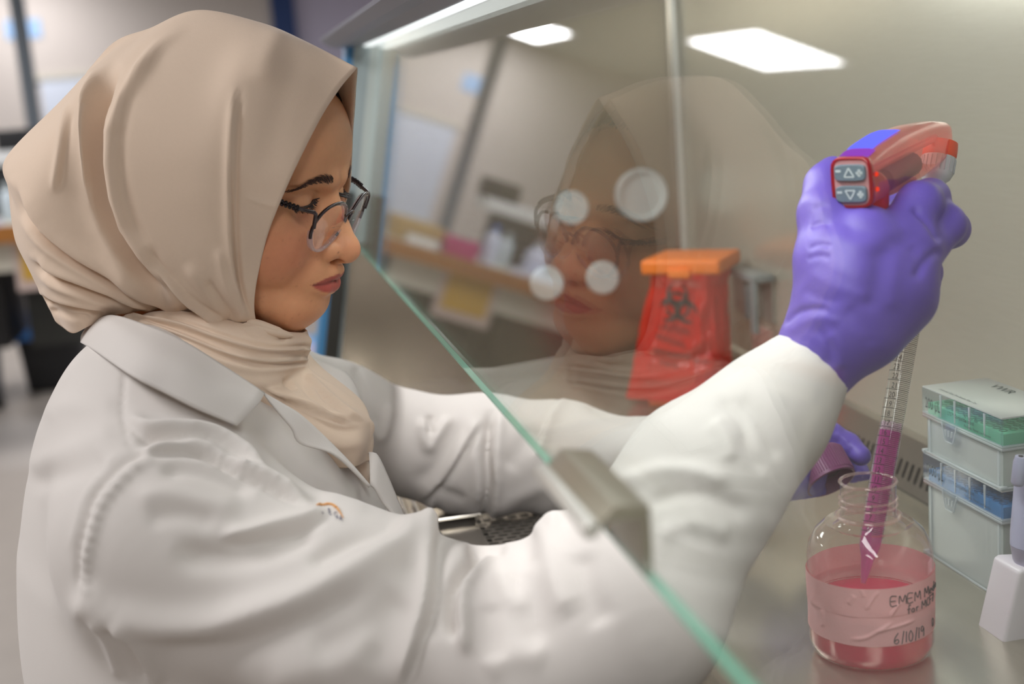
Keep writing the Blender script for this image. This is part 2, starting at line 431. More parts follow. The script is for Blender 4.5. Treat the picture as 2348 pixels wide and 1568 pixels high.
t = thing('utility_post', 'tall thin grey metal post standing by the whiteboard', 'post', (-1.285, 9.2, 0))
MB().box((-1.33, 9.16, .012), (-1.24, 9.25, CEIL_Z-.012)).build('post_shaft', M_grey, t, bevel=.008)
MB().box((-1.37, 9.12, 0), (-1.20, 9.29, .012)).build('base_plate', M_grey, t)
t = thing('whiteboard', 'blank bluish white board on the beige back wall', 'whiteboard', (-.7, RY1-.03, 1.2))
MB().box((-1.42, RY1-.025, .80), (.36, RY1-.001, 1.60)).build('panel', M_wb, t)
mb = MB()
for z in (1.60, .76): MB().box((-1.45, RY1-.035, z), (.375, RY1-.001, z+.042)).build('rail', mat('board rail', (196, 192, 180), .4), t)
p = tag(MB().box((-1.62, RY1-.012, 1.92), (-1.36, RY1-.001, 2.06)).build('wall_notice', mat('blue paper', (150, 182, 220), .7)), 'pale blue paper notice stuck on the wall left of the post', 'notice')

# ---- lab bench behind the worker (seen at the left edge and mirrored in the sash)
BX0, BX1, BY0, BY1, BZ = -2.5, -.36, 5.3, 6.05, .925
t = thing('lab_bench', 'long laboratory bench with white top and oak front edge', 'bench', ((BX0+BX1)/2, 5.7, 0))
MB().box((BX0, BY0+.02, BZ-.035), (BX1, BY1, BZ)).build('worktop', M_offw, t)
MB().box((BX0, BY0-.012, BZ-.065), (BX1+.01, BY0+.02, BZ)).build('front_edge', M_wood, t)
MB().box((BX0, BY0+.03, BZ-.18), (BX1-.02, BY0+.05, BZ-.065)).build('apron', M_offw, t)
for x in (BX0+.03, -1.55, BX1-.06):
    for y in (BY0+.03, BY1-.08): MB().box((x, y, 0), (x+.05, y+.05, BZ-.035)).build('leg', M_offw, t)
MB().box((-2.4, 5.5, .42), (-.98, 6.0, BZ-.05)).build('under_cabinet', M_dark, t)
MB().box((-.93, 5.7, .38), (-.46, 6.0, BZ-.05)).build('under_cabinet', mat('dark grey laminate', (62, 64, 62), .6), t)
OX, OY, OZ = .10, -.65, .025
def sh(lo, hi): return (lo[0]+OX, lo[1]+OY, lo[2]+OZ), (hi[0]+OX, hi[1]+OY, hi[2]+OZ)
y = 5.978
t = thing('safety_notice', 'yellow sheet in a pinkish sleeve hanging from the bench apron', 'notice', (-.76, 5.33, .76))
MB().box(*sh((-.99, y-.002, .64), (-.74, y, .85))).build('sleeve', mat('pink sleeve', (206, 186, 178), .4), t)
MB().box(*sh((-.965, y-.005, .68), (-.77, y-.0025, .84))).build('sheet', mat('yellow paper', (206, 164, 66), .7), t)
tag(MB().box(*sh((-.72, 6.05, .90), (-.50, 6.30, .985))).build('cardboard_tray', mat('kraft board', (176, 148, 98), .8), bevel=.004), 'tan cardboard tray at the near end of the bench', 'box')
tag(MB().box(*sh((-.70, 6.0, .9), (-.56, 6.04, .935))).build('paper_stack', M_white), 'stack of white papers lying at the bench edge beside the tan tray', 'paper')
t = thing('glove_box', 'magenta glove box with an opening on top of the bench', 'box', (-.69, 5.37, .925))
MB().box(*sh((-.86, 5.98, .90), (-.72, 6.08, .975))).build('carton', mat('magenta card', (186, 40, 116), .6), t, bevel=.003)
MB().lathe([(.03, .0755), (.03, .0765), (.0, .0765)], (-.69, 5.38, .925), n=16).build('opening', M_dark, t)
def bottle(x, y, z, r, h, c, capc, name, label, cat='bottle', grp=None):
    x, y, z = x+OX, y+OY, z+OZ
    t = thing(name, label, cat, (x, y, z), grp)
    MB().lathe([(0, 0), (r*.96, 0), (r, r*.1), (r, h*.62), (r*.8, h*.74), (r*.36, h*.82), (r*.36, h*.86), (0, h*.86)], (x, y, z), n=20).build('body', mat(name+' plastic', c, .35), t, smooth=True)
    MB().lathe([(0, 0), (r*.44, 0), (r*.44, h*.14), (0, h*.14)], (x, y, z+h*.855), n=16).build('cap', mat(name+' cap', capc, .4), t, smooth=True)
bottle(-.93, 6.1, .9, .035, .17, (206, 216, 236), (60, 110, 190), 'squeeze_bottle', 'pale blue squeeze bottle beside the magenta glove box')
bottle(-1.02, 6.22, .9, .03, .15, (196, 208, 214), (190, 200, 200), 'reagent_bottle', 'small grey reagent bottle behind the pale blue squeeze bottle')
bottle(-1.13, 6.08, .9, .05, .15, (212, 220, 240), (225, 228, 232), 'media_jug', 'wide pale lilac jug standing in the middle of the bench')
bottle(-1.27, 6.15, .9, .04, .20, (222, 222, 214), (210, 90, 90), 'wash_bottle', 'tall cream wash bottle with red cap on the bench')
bottle(-1.42, 6.1, .9, .04, .18, (216, 222, 214), (120, 170, 160), 'spray_bottle', 'cream bottle with green cap at the far left of the bench')
t = thing('benchtop_instrument', 'white benchtop instrument with black screen at the back of the bench', 'instrument', (-1.1, 5.9, .925))
MB().box(*sh((-1.85, 6.45, .90), (-1.0, 6.68, 1.11))).build('cavity', M_dark, t, bevel=.006)
MB().box(*sh((-1.85, 6.43, 1.11), (-.92, 6.68, 1.17))).build('body', M_white, t, bevel=.01)
MB().box(*sh((-1.08, 6.50, 1.17), (-.90, 6.60, 1.255))).build('screen', M_dark, t, bevel=.004)
tag(MB().box(*sh((-1.32, 5.98, .9), (-1.02, 6.03, .925))).build('tissue_pack', mat('blue white tissue', (216, 222, 240), .8)), 'low white tissue pack along the front edge of the bench', 'tissues')
def bin_(name, label, x, y, r, h, c, linerc, sq=True):
    t = thing(name, label, 'bin', (x, y, 0))
    P = []
    for i, (s, z) in enumerate(((.82, .0), (.9, h*.5), (1, h), (1.06, h), (1.06, h-.03))):
        P.append([(x+r*s*(abs(math.cos(a))**.4)*math.copysign(1, math.cos(a)), y+r*s*(abs(math.sin(a))**.4)*math.copysign(1, math.sin(a)), z) for a in np.linspace(0, 2*math.pi, 33)[:-1]])
    grid('tub', np.array(P), mat(name+' plastic', c, .5), t, cv=True)
    Q = []
    for s, dz in ((.5, -.12), (.93, -.03), (1.0, .03), (1.09, .012), (1.10, -.07)):
        Q.append([(x+r*s*math.cos(a)*1.1, y+r*s*math.sin(a)*1.1, h+dz+.012*math.sin(7*a+s*9)) for a in np.linspace(0, 2*math.pi, 49)[:-1]])
    grid('liner', np.array(Q), mat(name+' film', linerc, .3), t, cv=True)
bin_('waste_bin', 'dark grey square waste bin with a blue liner on the floor', -1.0, 6.77, .17, .33, (48, 50, 54), (60, 130, 210))
bin_('recycling_bin', 'slate blue bin standing left of the dark grey bin', -1.42, 6.75, .17, .36, (52, 74, 104), (96, 120, 190))
t = thing('stool_foot', 'dark castor foot of a lab stool on the floor by the bins', 'stool', (-1.23, 6.3, 0))
MB().tube([(-1.5, 6.40, .09), (-1.22, 6.33, .07)], .02, 10).build('spoke', M_dark, t)
MB().lathe([(0, -.015), (.03, -.015), (.03, .015), (0, .015)], (-1.22, 6.33, .03), (0, 1, 0), 16).build('castor', M_dark, t)
# small things glimpsed between chin and cabinet
q = atY(706, 800, 5.0)
t = thing('carboy', 'pale lilac plastic carboy on the floor between her neck and the cabinet', 'carboy', (q[0], 5.0, 0))
MB().lathe([(0, 0), (.10, 0), (.11, .02), (.11, .36), (.05, .44), (.03, .45), (.03, .5), (0, .5)], (q[0]-.06, 5.0, 0), n=24).build('body', mat('lilac plastic', (206, 204, 236), .4), t, smooth=True)
MB().lathe([(.033, .47), (.033, .51), (0, .51)], (q[0]-.06, 5.0, 0), n=20).build('cap', mat('magenta cap', (190, 50, 110), .4), t)
q2 = atY(722, 800, 5.2)
tag(MB().box((q2[0]-.03, 5.15, 0), (q2[0]+.06, 5.35, q2[2]+.03)).build('blue_crate', mat('cyan plastic', (50, 150, 210), .4), bevel=.01), 'bright cyan crate on the floor beside the lilac carboy', 'crate')

# ================================================================== biosafety cabinet
TH = math.tan(math.radians(11)); GX0 = .185
def gx(z): return GX0+TH*(z-1.32)
WZ, CYL, CYR, CXB, ZT = .90, 1.82, -.16, .625, 1.60
SB = 1.116                                     # bottom edge of the sash
cab = thing('biosafety_cabinet', 'stainless biosafety cabinet with a sloping glass sash at the right', 'cabinet', (.4, .8, WZ))
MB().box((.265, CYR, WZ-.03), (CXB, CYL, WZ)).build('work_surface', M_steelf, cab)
# left side wall, its far corner rounded into the back wall
prof = [(gx(.93)-.055, CYL)]; r = .014
prof = [(x, CYL) for x in np.linspace(.085, CXB-r, 12)]
prof = [(x, CYL) for x in np.linspace(.085, CXB-r, 30)]
prof += [(CXB-r+r*math.sin(a), CYL-r+r*math.cos(a)) for a in np.linspace(.2, math.pi/2, 7)]
zz = np.linspace(WZ-.02, ZT, 12)
def ztop(x): return min(ZT, 1.397+.52*max(0, x-.126))
P = []
for z in zz:
    row = []
    for x, y in prof:
        t_ = (z-zz[0])/(zz[-1]-zz[0]); z_ = zz[0]+t_*(ztop(x)-zz[0]); row.append((max(x, min(gx(z_)-.035, .3)), y, z_))
    P.append(row)
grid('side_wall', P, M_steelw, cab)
MB().box((CXB, CYR, WZ-.03), (CXB+.012, CYL-r, ZT)).build('back_wall', M_steel, cab)
MB().tube([(CXB-.004, CYL-.016, WZ+.05), (CXB-.004, CYL-.016, ZT-.01)], .0062, 12).build('corner_rod', mat('pale corner bead', (224, 222, 212), .3, metal=.3), cab, smooth=True)
MB().box((.06, CYR-.012, WZ-.03), (CXB, CYR, ZT)).build('side_wall', M_steel, cab)
MB().box((.34, CYR, ZT), (CXB+.012, CYL, ZT+.012)).build('inner_top', M_white, cab)
mesh('work_light', [(.216, .0, 1.4205), (.276, .0, 1.4520), (.276, 1.7, 1.4520), (.216, 1.7, 1.4205)], [(0, 1, 2, 3)], M_hlight, cab)
# front intake grille and airfoil
pg = perforated((.186, CYR+.02, WZ+.003), (1, 0, 0), (0, 1, 0), 6, 150, .0124, .0091, .0096, .0046, stagger=True)
gr = pg.build('front_grille', M_steelp, cab, recalc=False)
MB().box((.18, CYR, WZ-.03), (.27, CYL, WZ-.012)).build('plenum', M_slot, gr)
mb = MB(); mb.box((.255, CYR, WZ-.02), (.285, CYL, WZ+.002)); mb.box((.15, CYR, WZ-.02), (.187, CYL, WZ+.004)); mb.box((.187, 1.205, WZ-.005), (.27, CYL, WZ+.010))
mb.build('grille_border', M_steelp, gr)
MB().tube([(.150, 1.2045, .9105), (.192, 1.2045, .9105)], .0016, 8).build('plate_edge', M_steelp, gr, smooth=True)
MB().prism([(.045, .86), (.06, .888), (.085, .898), (.15, .902), (.15, .89), (.09, .885), (.07, .87), (.06, .85)], CYR, CYL).build('front_airfoil', M_steelp, cab, bevel=.002)
mb = MB()
for x in (.098, .112, .126, .138): mb.tube([(x, 1.215, .906), (x, 1.30, .906)], .0032, 8)
mb.build('airfoil_ridge', M_steelp, cab, smooth=True)
# rear exhaust grille: sloping strip with upright slots
g0, g1 = np.array([.618, 0, .948]), np.array([.600, 0, .901])
v = (g1-g0)/np.linalg.norm(g1-g0); hgt = np.linalg.norm(g1-g0)
ny = 150; cell = .0116
o = g0+v*(hgt*.42)+np.array([0, CYL-.05-ny*cell, 0])
rg = perforated(o, (0, 1, 0), v, ny, 1, cell, hgt*.42, .0056, hgt*.36, depth=.003)
rgo = rg.build('rear_grille', M_steelp, cab, recalc=False)
mb = MB()
for a, b in ((0, .42), (.84, 1)):
    p, q = g0+v*hgt*a, g0+v*hgt*b
    mb.add([(p[0], CYR, p[2]), (p[0], CYL-.012, p[2]), (q[0], CYL-.012, q[2]), (q[0], CYR, q[2])], [(0, 1, 2, 3)])
mb.add([(g0[0], CYR, g0[2]), (g0[0], CYL-.012, g0[2]), (CXB+.001, CYL-.012, g0[2]+.004), (CXB+.001, CYR, g0[2]+.004)], [(0, 1, 2, 3)])
mb.build('grille_border', M_steelp, rgo)
mesh('plenum', [(.6175, CYR, .94), (.6175, CYL-.01, .94), (.606, CYL-.01, .901), (.606, CYR, .901)], [(0, 1, 2, 3)], M_slot, rgo)
# header above the sash with a white seal strip, its lit look put in as emission
hd = MB().prism([(.126, 1.3965), (.1275, 1.393), (.1375, 1.3855), (.146, 1.382), (.1815, 1.3835), (.1825, 1.409), (.346, 1.4925), (.352, 1.60), (.338, 1.60), (.336, 1.5055)], CYR, CYL+.02).build('header', M_hood, cab)
MB().prism([(.1815, 1.3815), (.1925, 1.3805), (.1935, 1.389), (.1870, 1.391), (.182, 1.389)], CYR, CYL-.01).build('lit_seal_strip', M_strip, hd)
# side rail of the sash with leftovers of blue film
mb = MB()
def rail(x0, x1, y0, y1, z0=.93, z1=1.39):
    return [(gx(z0)+x0, y0, z0), (gx(z0)+x1, y0, z0), (gx(z0)+x1, y1, z0), (gx(z0)+x0, y1, z0), (gx(z1)+x0, y0, z1), (gx(z1)+x1, y0, z1), (gx(z1)+x1, y1, z1), (gx(z1)+x0, y1, z1)]
BF = [(0, 3, 2, 1), (4, 5, 6, 7), (0, 1, 5, 4), (1, 2, 6, 5), (2, 3, 7, 6), (3, 0, 4, 7)]
sr = MB().add(rail(-.028, -.006, 1.80, 1.86), BF).build('side_rail', mat('pale rail paint', (176, 190, 192), .4), cab)
MB().add(rail(-.038, -.028, 1.81, 1.87), BF).build('film', M_film, sr)
MB().add(rail(-.030, -.012, 1.785, 1.799, .93, 1.19), BF).build('gasket', mat('dark gasket', (62, 62, 58), .6), sr)
MB().add(rail(-.006, .012, 1.80, 1.815, 1.12), BF).build('glass_channel', mat('channel white', (214, 224, 220), .3), sr)
# sash
M_glass = clear('sash glass', (.985, .995, .99), refl=.84)
M_edge = mat('green glass edge', (130, 196, 170), .15, spec=.8)
sash = MB(); GT = .0046
y0, y1, z1 = CYR+.005, CYL-.015, 1.415
sv = [(gx(SB), y0, SB), (gx(SB), y1, SB), (gx(z1), y1, z1), (gx(z1), y0, z1)]
sash.add(sv, [(0, 1, 2, 3)]); sash.add([(x+GT, y, z) for x, y, z in sv], [(3, 2, 1, 0)])
sasho = sash.build('sash_glass', M_glass, cab, recalc=False)
MB().box((gx(SB)+.0002, y0, SB-.0012), (gx(SB)+GT-.0002, y1, SB+.0002)).build('polished_edge', M_edge, sasho)
# grip bracket clipped on the lower edge
hy0, hy1 = .494, .585
xg = gx(1.13)-.0005
pr = [(xg+.002, SB-.001), (xg-.0015, SB-.001), (xg-.0015, 1.1405), (xg-.016, 1.1415), (xg-.0205, 1.1375), (xg-.0222, 1.1392), (xg-.0170, 1.1440), (xg-.013, 1.1480), (xg+.002, 1.1455)]
MB().prism(pr, hy0, hy1).build('sash_handle', mat('brushed handle', (176, 170, 152), .35, metal=.55), sasho, bevel=.0006)
MB().tube([(xg-.0232, hy0, 1.1385), (xg-.0232, hy0+.002, 1.1385), (xg-.0232, hy1-.002, 1.1385), (xg-.0232, hy1, 1.1385)], [.0030, .0040, .0040, .0030], 14).build('handle_lip', mat('polished lip', (228, 225, 216), .3, metal=.3), sasho.children[-1], smooth=True)
# port covers on the side wall
M_port = mat('white port cover', (222, 226, 222), .45)
for (px, py), rr, rim in (((1470, 447), .0385, 1), ((1312, 477), .0246, 0), ((1255, 650), .0246, 0), ((1383, 637), .0242, 0)):
    q = atY(px, py, CYL-.004)
    mb = MB()
    if rim: mb.lathe([(0, .006), (rr*.80, .006), (rr*.82, .0105), (rr*.96, .0115), (rr, .009), (rr, 0)], (q[0], CYL, q[2]), (0, -1, 0), 40)
    else: mb.lathe([(0, .006), (rr*.94, .006), (rr, .004), (rr, 0)], (q[0], CYL, q[2]), (0, -1, 0), 36)
    mb.build('port_cover', M_port, cab, smooth=True)
# power outlet with a flip-up cover on the back wall, warning label below
ol = MB().box((CXB-.004, 1.490, 1.004), (CXB, 1.620, 1.064)).build('outlet', mat('outlet plate', (150, 146, 138), .4), cab, bevel=.001)
MB().box((CXB-.012, 1.52, 1.008), (CXB-.004, 1.595, 1.050)).build('socket', mat('socket face', (166, 156, 146), .4), ol, bevel=.002)
mb = MB(); mb.prism([(1.484, 1.058), (1.628, 1.058), (1.628, 1.067), (1.484, 1.067)], CXB-.030, CXB-.002, ax=0)
mb.build('flip_cover', mat('grey cover', (126, 136, 138), .35), ol, bevel=.002)
MB().box((CXB-.030, 1.484, .995), (CXB-.024, 1.500, 1.058)).build('cover_side', mat('grey cover side', (126, 136, 138), .35), ol, bevel=.002)
MB().box((CXB-.022, 1.530, 1.006), (CXB-.015, 1.543, 1.052)).build('plug', mat('grey plug', (118, 128, 132), .4), ol, bevel=.002)
ws = MB().box((CXB-.0012, 1.497, .958), (CXB, 1.568, .995)).build('warning_label', mat('pink label', (214, 184, 172), .6), cab)
mb = MB()
for k in range(4): mb.box((CXB-.0016, 1.506, .966+k*.007), (CXB-.0011, 1.560-(k % 2)*.01, .968+k*.007))
mb.build('print', mat('red ink', (190, 96, 86), .6), ws)
# ================================================================== the worker: head
HS = .974
HC = np.array([-.0079, 1.05, 1.2640])
def head_rot(yaw, pitch, roll):
    f = np.array([math.sin(yaw)*math.cos(pitch), math.cos(yaw)*math.cos(pitch), -math.sin(pitch)])
    r = np.cross(f, [0, 0, 1]); r /= np.linalg.norm(r); u = np.cross(r, f)
    r2 = math.cos(roll)*r+math.sin(roll)*u
    return np.stack([r2, f, np.cross(r2, f)], 1)
HR = head_rot(math.radians(117), math.radians(13.9), math.radians(-2))
def h2w(P): return HC+(np.asarray(P, float)*HS*.001)@HR.T           # head millimetres to world
def w2h(P): return ((np.asarray(P, float)-HC)@HR)/(HS*.001)
def headL(px, py, Lmm):
    """point on the ray of a pixel at lateral offset L (mm) from the middle plane of the head, in head mm"""
    d = HR.T@ray(px, py); o = HR.T@(CAM-HC); t = (Lmm*HS*.001-o[0])/d[0]
    return (o+d*t)/(HS*.001)
person = thing('person', 'woman in a white lab coat, beige headscarf and glasses, reaching into the cabinet', 'person', (-.05, 1.06, .0))
f = Field((-86, -102, -175), (86, 122, 135), 1.45)
f.ell((0, -8, 26), (71, 88, 78), 12)
f.ell((0, 46, 34), (57, 41, 50), 14).ell((0, 40, -30), (57, 43, 62), 16)
for s in (1, -1):
    f.rc((s*48, 8, -58), (s*17, 66, -86), 15, 14, 14)
    f.ell((s*37, 57, -34), (23, 24, 28), 14)
    f.ell((s*50, 50, -12), (16, 22, 13), 12)
f.ell((0, 70, -58), (29, 23, 24), 14)
f.ell((0, 72, -86), (20, 16, 14.5), 12)
f.rc((0, 55, -92), (0, 5, -105), 20, 32, 16)
for s in (1, -1):
    f.rc((s*8, 83, 16), (s*40, 71, 18), 8.5, 8.5, 8)
    f.ell((s*32, 91, -3), (17, 12, 11), 9, sub=True)
f.rc((0, 82, 8), (0, 102.5, -33), 5.6, 8.2, 6).ell((0, 104.5, -38), (10.5, 11, 10), 5)
for s in (1, -1):
    f.ell((s*13.4, 93.0, -38.5), (7.6, 12, 8.4), 3)
    f.ell((s*32, 71, -2), (15.5, 13, 12.5), 3.5)
f.rc((0, 103, -41), (0, 94, -47), 4.6, 5, 4)
for s in (1, -1): f.ell((s*6.4, 100, -46.5), (3.8, 6.5, 2.6), 2.5, sub=True)
# lips
for s in (1, -1):
    f.chain([((0, 97.5, -58.5), 5.2), ((s*5, 97.6, -57.6), 5.0), ((s*15, 90.5, -59.5), 4.2), ((s*25, 82, -64.5), 2.6)], 3)
    f.chain([((0, 94.2, -70), 6.2), ((s*8, 93.4, -70), 6.0), ((s*16, 89, -68.5), 4.6), ((s*24.5, 82.5, -65.5), 2.6)], 3)
f.rc((0, -8, -90), (0, -22, -172), 46, 46, 14)
V, F = f.surf(); V = relax(V, F, 2, .4)
N = vnormals(V, F)
def stroke3(V, N, pts, amp, w):
    """ridge (amp>0) or crease (amp<0) along a head-space polyline, mm"""
    pl = bspl(np.array(pts, float), 24); d2 = np.full(len(V), 1e9)
    m = np.where((np.abs(V-pl.mean(0)) < (np.ptp(pl, axis=0)/2+4*w)).all(1))[0]
    d = np.linalg.norm(V[m, None]-pl[None], axis=2); k = d.argmin(1); t = k/23
    tap = np.clip(np.minimum(t, 1-t)/.2, 0, 1)
    Vn = V.copy(); Vn[m] += N[m]*(amp*np.exp(-(d.min(1)/w)**2)*(.25+.75*tap))[:, None]; return Vn
lipline = [(s, y, z) for s, y, z in ((-26, 83, -65.5), (-15, 92, -65), (-6, 98.5, -64.2), (0, 99, -65), (6, 98.5, -64.2), (15, 92, -65), (26, 83, -65.5))]
V = stroke3(V, N, lipline, -2.6, 2.0)
for s in (1, -1):
    V = stroke3(V, N, [(s*28, 82, -66), (s*29.5, 80, -70), (s*29, 79, -76)], -1.0, 3)
    V = stroke3(V, N, [(s*20.5, 90, -32), (s*22, 88, -40), (s*18, 89, -47)], -2.2, 2.0)
    V = stroke3(V, N, [(s*22, 88, -42), (s*28, 82, -56), (s*31, 79, -66)], -1.1, 4)
    V = stroke3(V, N, [(s*16, 82, 5), (s*24, 84, 7), (s*33, 83, 7), (s*43, 77, 4.5), (s*50, 69, 1)], -1.5, 1.6)
    V = stroke3(V, N, [(s*17, 77, -6), (s*25, 82, -9), (s*35, 82, -9.5), (s*45, 74, -7)], -.9, 2.0)
V = stroke3(V, N, [(-3, 97, -52), (0, 96, -54), (3, 97, -52)], -.5, 3)
N = vnormals(V, F)
# skin colour, with shade painted into the nostrils and along the lip parting
x, y, z = V.T
base = np.array(lin((234, 172, 128))); col = np.tile(base, (len(V), 1))
def blend(w, c):
    global col
    w = np.clip(w, 0, 1)[:, None]; col = col*(1-w)+np.array(lin(c))*w
g = lambda cx, cy, cz, sx, sy, sz: np.exp(-((np.abs(x)-cx)/sx)**2-((y-cy)/sy)**2-((z-cz)/sz)**2)
blend(.85*g(46, 60, -38, 24, 40, 26), (208, 120, 92)); blend(.5*g(0, 108, -36, 12, 18, 10), (228, 142, 108))
blend(.5*g(20, 80, -95, 26, 40, 16), (220, 148, 108))
blend(.45*g(30, 82, 4, 20, 20, 9), (216, 164, 124)); blend(.35*g(0, 90, 60, 60, 40, 30), (234, 180, 138))
blend(.55*g(30, 80, -13, 16, 20, 5), (196, 132, 106))
pl = bspl(np.array(lipline), 40)
xx = np.abs(x); dz = z-np.interp(x, pl[:, 0], pl[:, 2])
up = np.interp(xx, [0, 5, 10, 18, 26], [6.0, 7.4, 6.4, 4.2, .3]); lo = np.interp(xx, [0, 8, 16, 22, 26], [10.5, 10, 7.6, 4.2, .3])
lipm = ((dz > 0)*np.clip((up-dz)/1.2, 0, 1)+(dz <= 0)*np.clip((lo+dz)/1.6, 0, 1))*(xx < 26.5)*(y > 78)
blend(.9*lipm, (196, 88, 84)); blend(.75*lipm*(dz > 0), (178, 92, 80))
blend(.7*np.exp(-(dz/1.1)**2)*(xx < 25)*(y > 80), (92, 40, 40))
blend(.85*g(6.4, 99, -46.5, 3.4, 6, 2.2), (70, 34, 28))
r2 = np.random.default_rng(3); FRK = np.where((x > 18) & (y > 25) & (z < -12) & (z > -95))[0]
for _ in range(60):                                                  # freckles and small marks
    c = V[r2.choice(FRK)]; blend(r2.uniform(.08, .22)*np.exp(-((x-c[0])**2+(y-c[1])**2+(z-c[2])**2)/r2.uniform(.5, 1.6)), (140, 80, 60))
blend(.6*np.exp(-((x-15)**2+(z+38)**2)/.5)*(y > 80), (110, 64, 50))
M_skin = mat('skin', (210, 156, 124), .42, spec=.35, sss=.25, attr=True, bump=.12, bscale=900, noise=.06, nscale=260)
body = mesh('body', h2w(V), F, M_skin, person, True)
ca = body.data.color_attributes.new('Col', 'FLOAT_COLOR', 'POINT')
ca.data.foreach_set('color', np.c_[col, np.ones(len(V))].astype(np.float32).ravel())
# projected skin depth, for laying brows and lashes on the face
def skin_y(xs, zs):
    """front-most y (mm) of the face at given x, z"""
    out = []
    m = V[:, 1] > 40; A = V[m]
    for a, b in zip(xs, zs):
        d = (A[:, 0]-a)**2+(A[:, 2]-b)**2; k = d < 9; out.append(A[k, 1].max() if k.any() else 80)
    return np.array(out)
M_brow = mat('brow hair', (72, 48, 40), .6)
M_hair = mat('dark brown hair', (34, 22, 20), .5)
def hairs(mb, roots, dirs, r0, n=4):
    for a, d in zip(roots, dirs):
        pts = np.stack([a+d*t+np.array([0, 0, 0])*t for t in (0, .5, 1)]); mb.tube(pts, [r0, r0*.7, r0*.15], n, caps=False)
for s in (1, -1):
    mb = MB(); n = 330; t = rng.uniform(0, 1, n)
    bx = np.interp(t, [0, .35, .65, 1], [15.5, 28, 38, 53]); bz = np.interp(t, [0, .35, .65, 1], [17.0, 19.0, 17.6, 10.5])
    hw = np.interp(t, [0, .15, .4, .7, 1], [2.2, 3.6, 3.3, 2.3, 1.1])
    off = rng.uniform(-1, 1, n); zs = bz+off*hw; ys = skin_y(s*bx, zs)-.1
    root = np.stack([s*bx, ys, zs], 1)
    ang = np.interp(t, [0, .15, .5, 1], [1.25, .75, .1, -.45])-off*.3+rng.normal(0, .10, n)
    d = np.stack([s*np.cos(ang), -.22-.35*t, np.sin(ang)], 1)*(rng.uniform(3.2, 6.0, n)*np.interp(t, [0, .2, 1], [.7, 1, .9]))[:, None]
    for a, q in zip(root, d):
        mid = a+q*.5+np.array([0, .35, 0]); mb.tube(np.stack([h2w(a), h2w(mid), h2w(a+q)]), [.00017, .00015, .00006], 4, caps=False)
    mb.build('eyebrow', M_brow, person, smooth=True, recalc=False)
    # lash line and lashes of the lowered upper lid
    mb = MB(); u = np.linspace(0, 1, 40)
    lx = np.interp(u, [0, 1], [16, 49]); lz = np.interp(u, [0, .25, .5, .75, 1], [1.6, -.2, -2.2, -3.0, -1.6])
    ly = skin_y(s*lx, lz)+.25
    ly = np.convolve(np.pad(ly, 4, 'edge'), np.ones(9)/9, 'valid')
    ll = np.stack([s*lx, ly, lz], 1); mb.tube(h2w(ll), np.interp(u, [0, .15, .7, 1], [.0003, .0009, .0012, .0006]), 6)
    for k in range(90):
        uu = rng.uniform(.10, 1); a = np.array([np.interp(uu, u, ll[:, j]) for j in range(3)])
        ln = np.interp(uu, [0, .25, .6, 1], [2.5, 5, 7.5, 8.5])*rng.uniform(.75, 1.1); az = np.interp(uu, [0, 1], [-.35, .75])+rng.uniform(-.15, .15)
        q = np.array([s*math.sin(az), math.cos(az)*.75, -.66]); q2 = np.array([s*math.sin(az), math.cos(az)*.7, -.12])
        mb.tube(np.stack([h2w(a), h2w(a+q*ln*.5), h2w(a+q*ln*.5+q2*ln*.5)]), [.00026, .0002, .00006], 4, caps=False)
    mb.build('eyelashes', M_hair, person, smooth=True, recalc=False)
# strip of hair at the forehead under the scarf
mb = MB()
for k in range(60):
    a = rng.uniform(-1, 1); xs = a*30; z0 = 80-10*a*a+rng.uniform(-1, 3); y0 = float(np.interp(z0, [60, 75, 90], [84, 76, 62]))-abs(a)*6
    mb.tube(np.stack([h2w((xs, y0+4, z0)), h2w((xs*1.1, y0-4, z0+9)), h2w((xs*1.2, y0-16, z0+17))]), [.0006, .0012, .0012], 5, caps=False)
mb.build('hair', M_hair, person, smooth=True, recalc=False)

# ================================================================== glasses
gl = thing('eyeglasses', 'half-rim eyeglasses with dark upper rims and beaded dark temples on her nose', 'glasses', h2w((0, 100, 0)))
M_frame = mat('burgundy black enamel', (38, 20, 26), .25, metal=.3, coat=.5)
M_rimc = clear('clear rim plastic', (.96, .95, .97), haze=.24, hazec=(.95, .94, .96))
M_lens = clear('lens', (.985, .975, .98))
M_bead = mat('dark beads', (50, 44, 46), .2, metal=.8)
def lens_outline(s, n=64):
    a = np.linspace(0, 2*math.pi, n, endpoint=False)
    cx, cz, rx, rz = 27.0, -16.5, 24.5, 19.5
    X = cx+rx*np.sign(np.cos(a))*np.abs(np.cos(a))**.88; Z = cz+rz*np.sign(np.sin(a))*np.abs(np.sin(a))**.94
    low = np.clip((cz-Z)/rz, 0, 1); X = cx+(X-cx)*(1-.30*low)+5.0*low
    Z += np.where(Z > cz, -np.clip((cx-8-X), 0, 30)*.22, 0)
    Y = 107.0-((X/60)**2)*9+(Z-2)*.24
    return np.stack([s*X, Y, Z], 1)
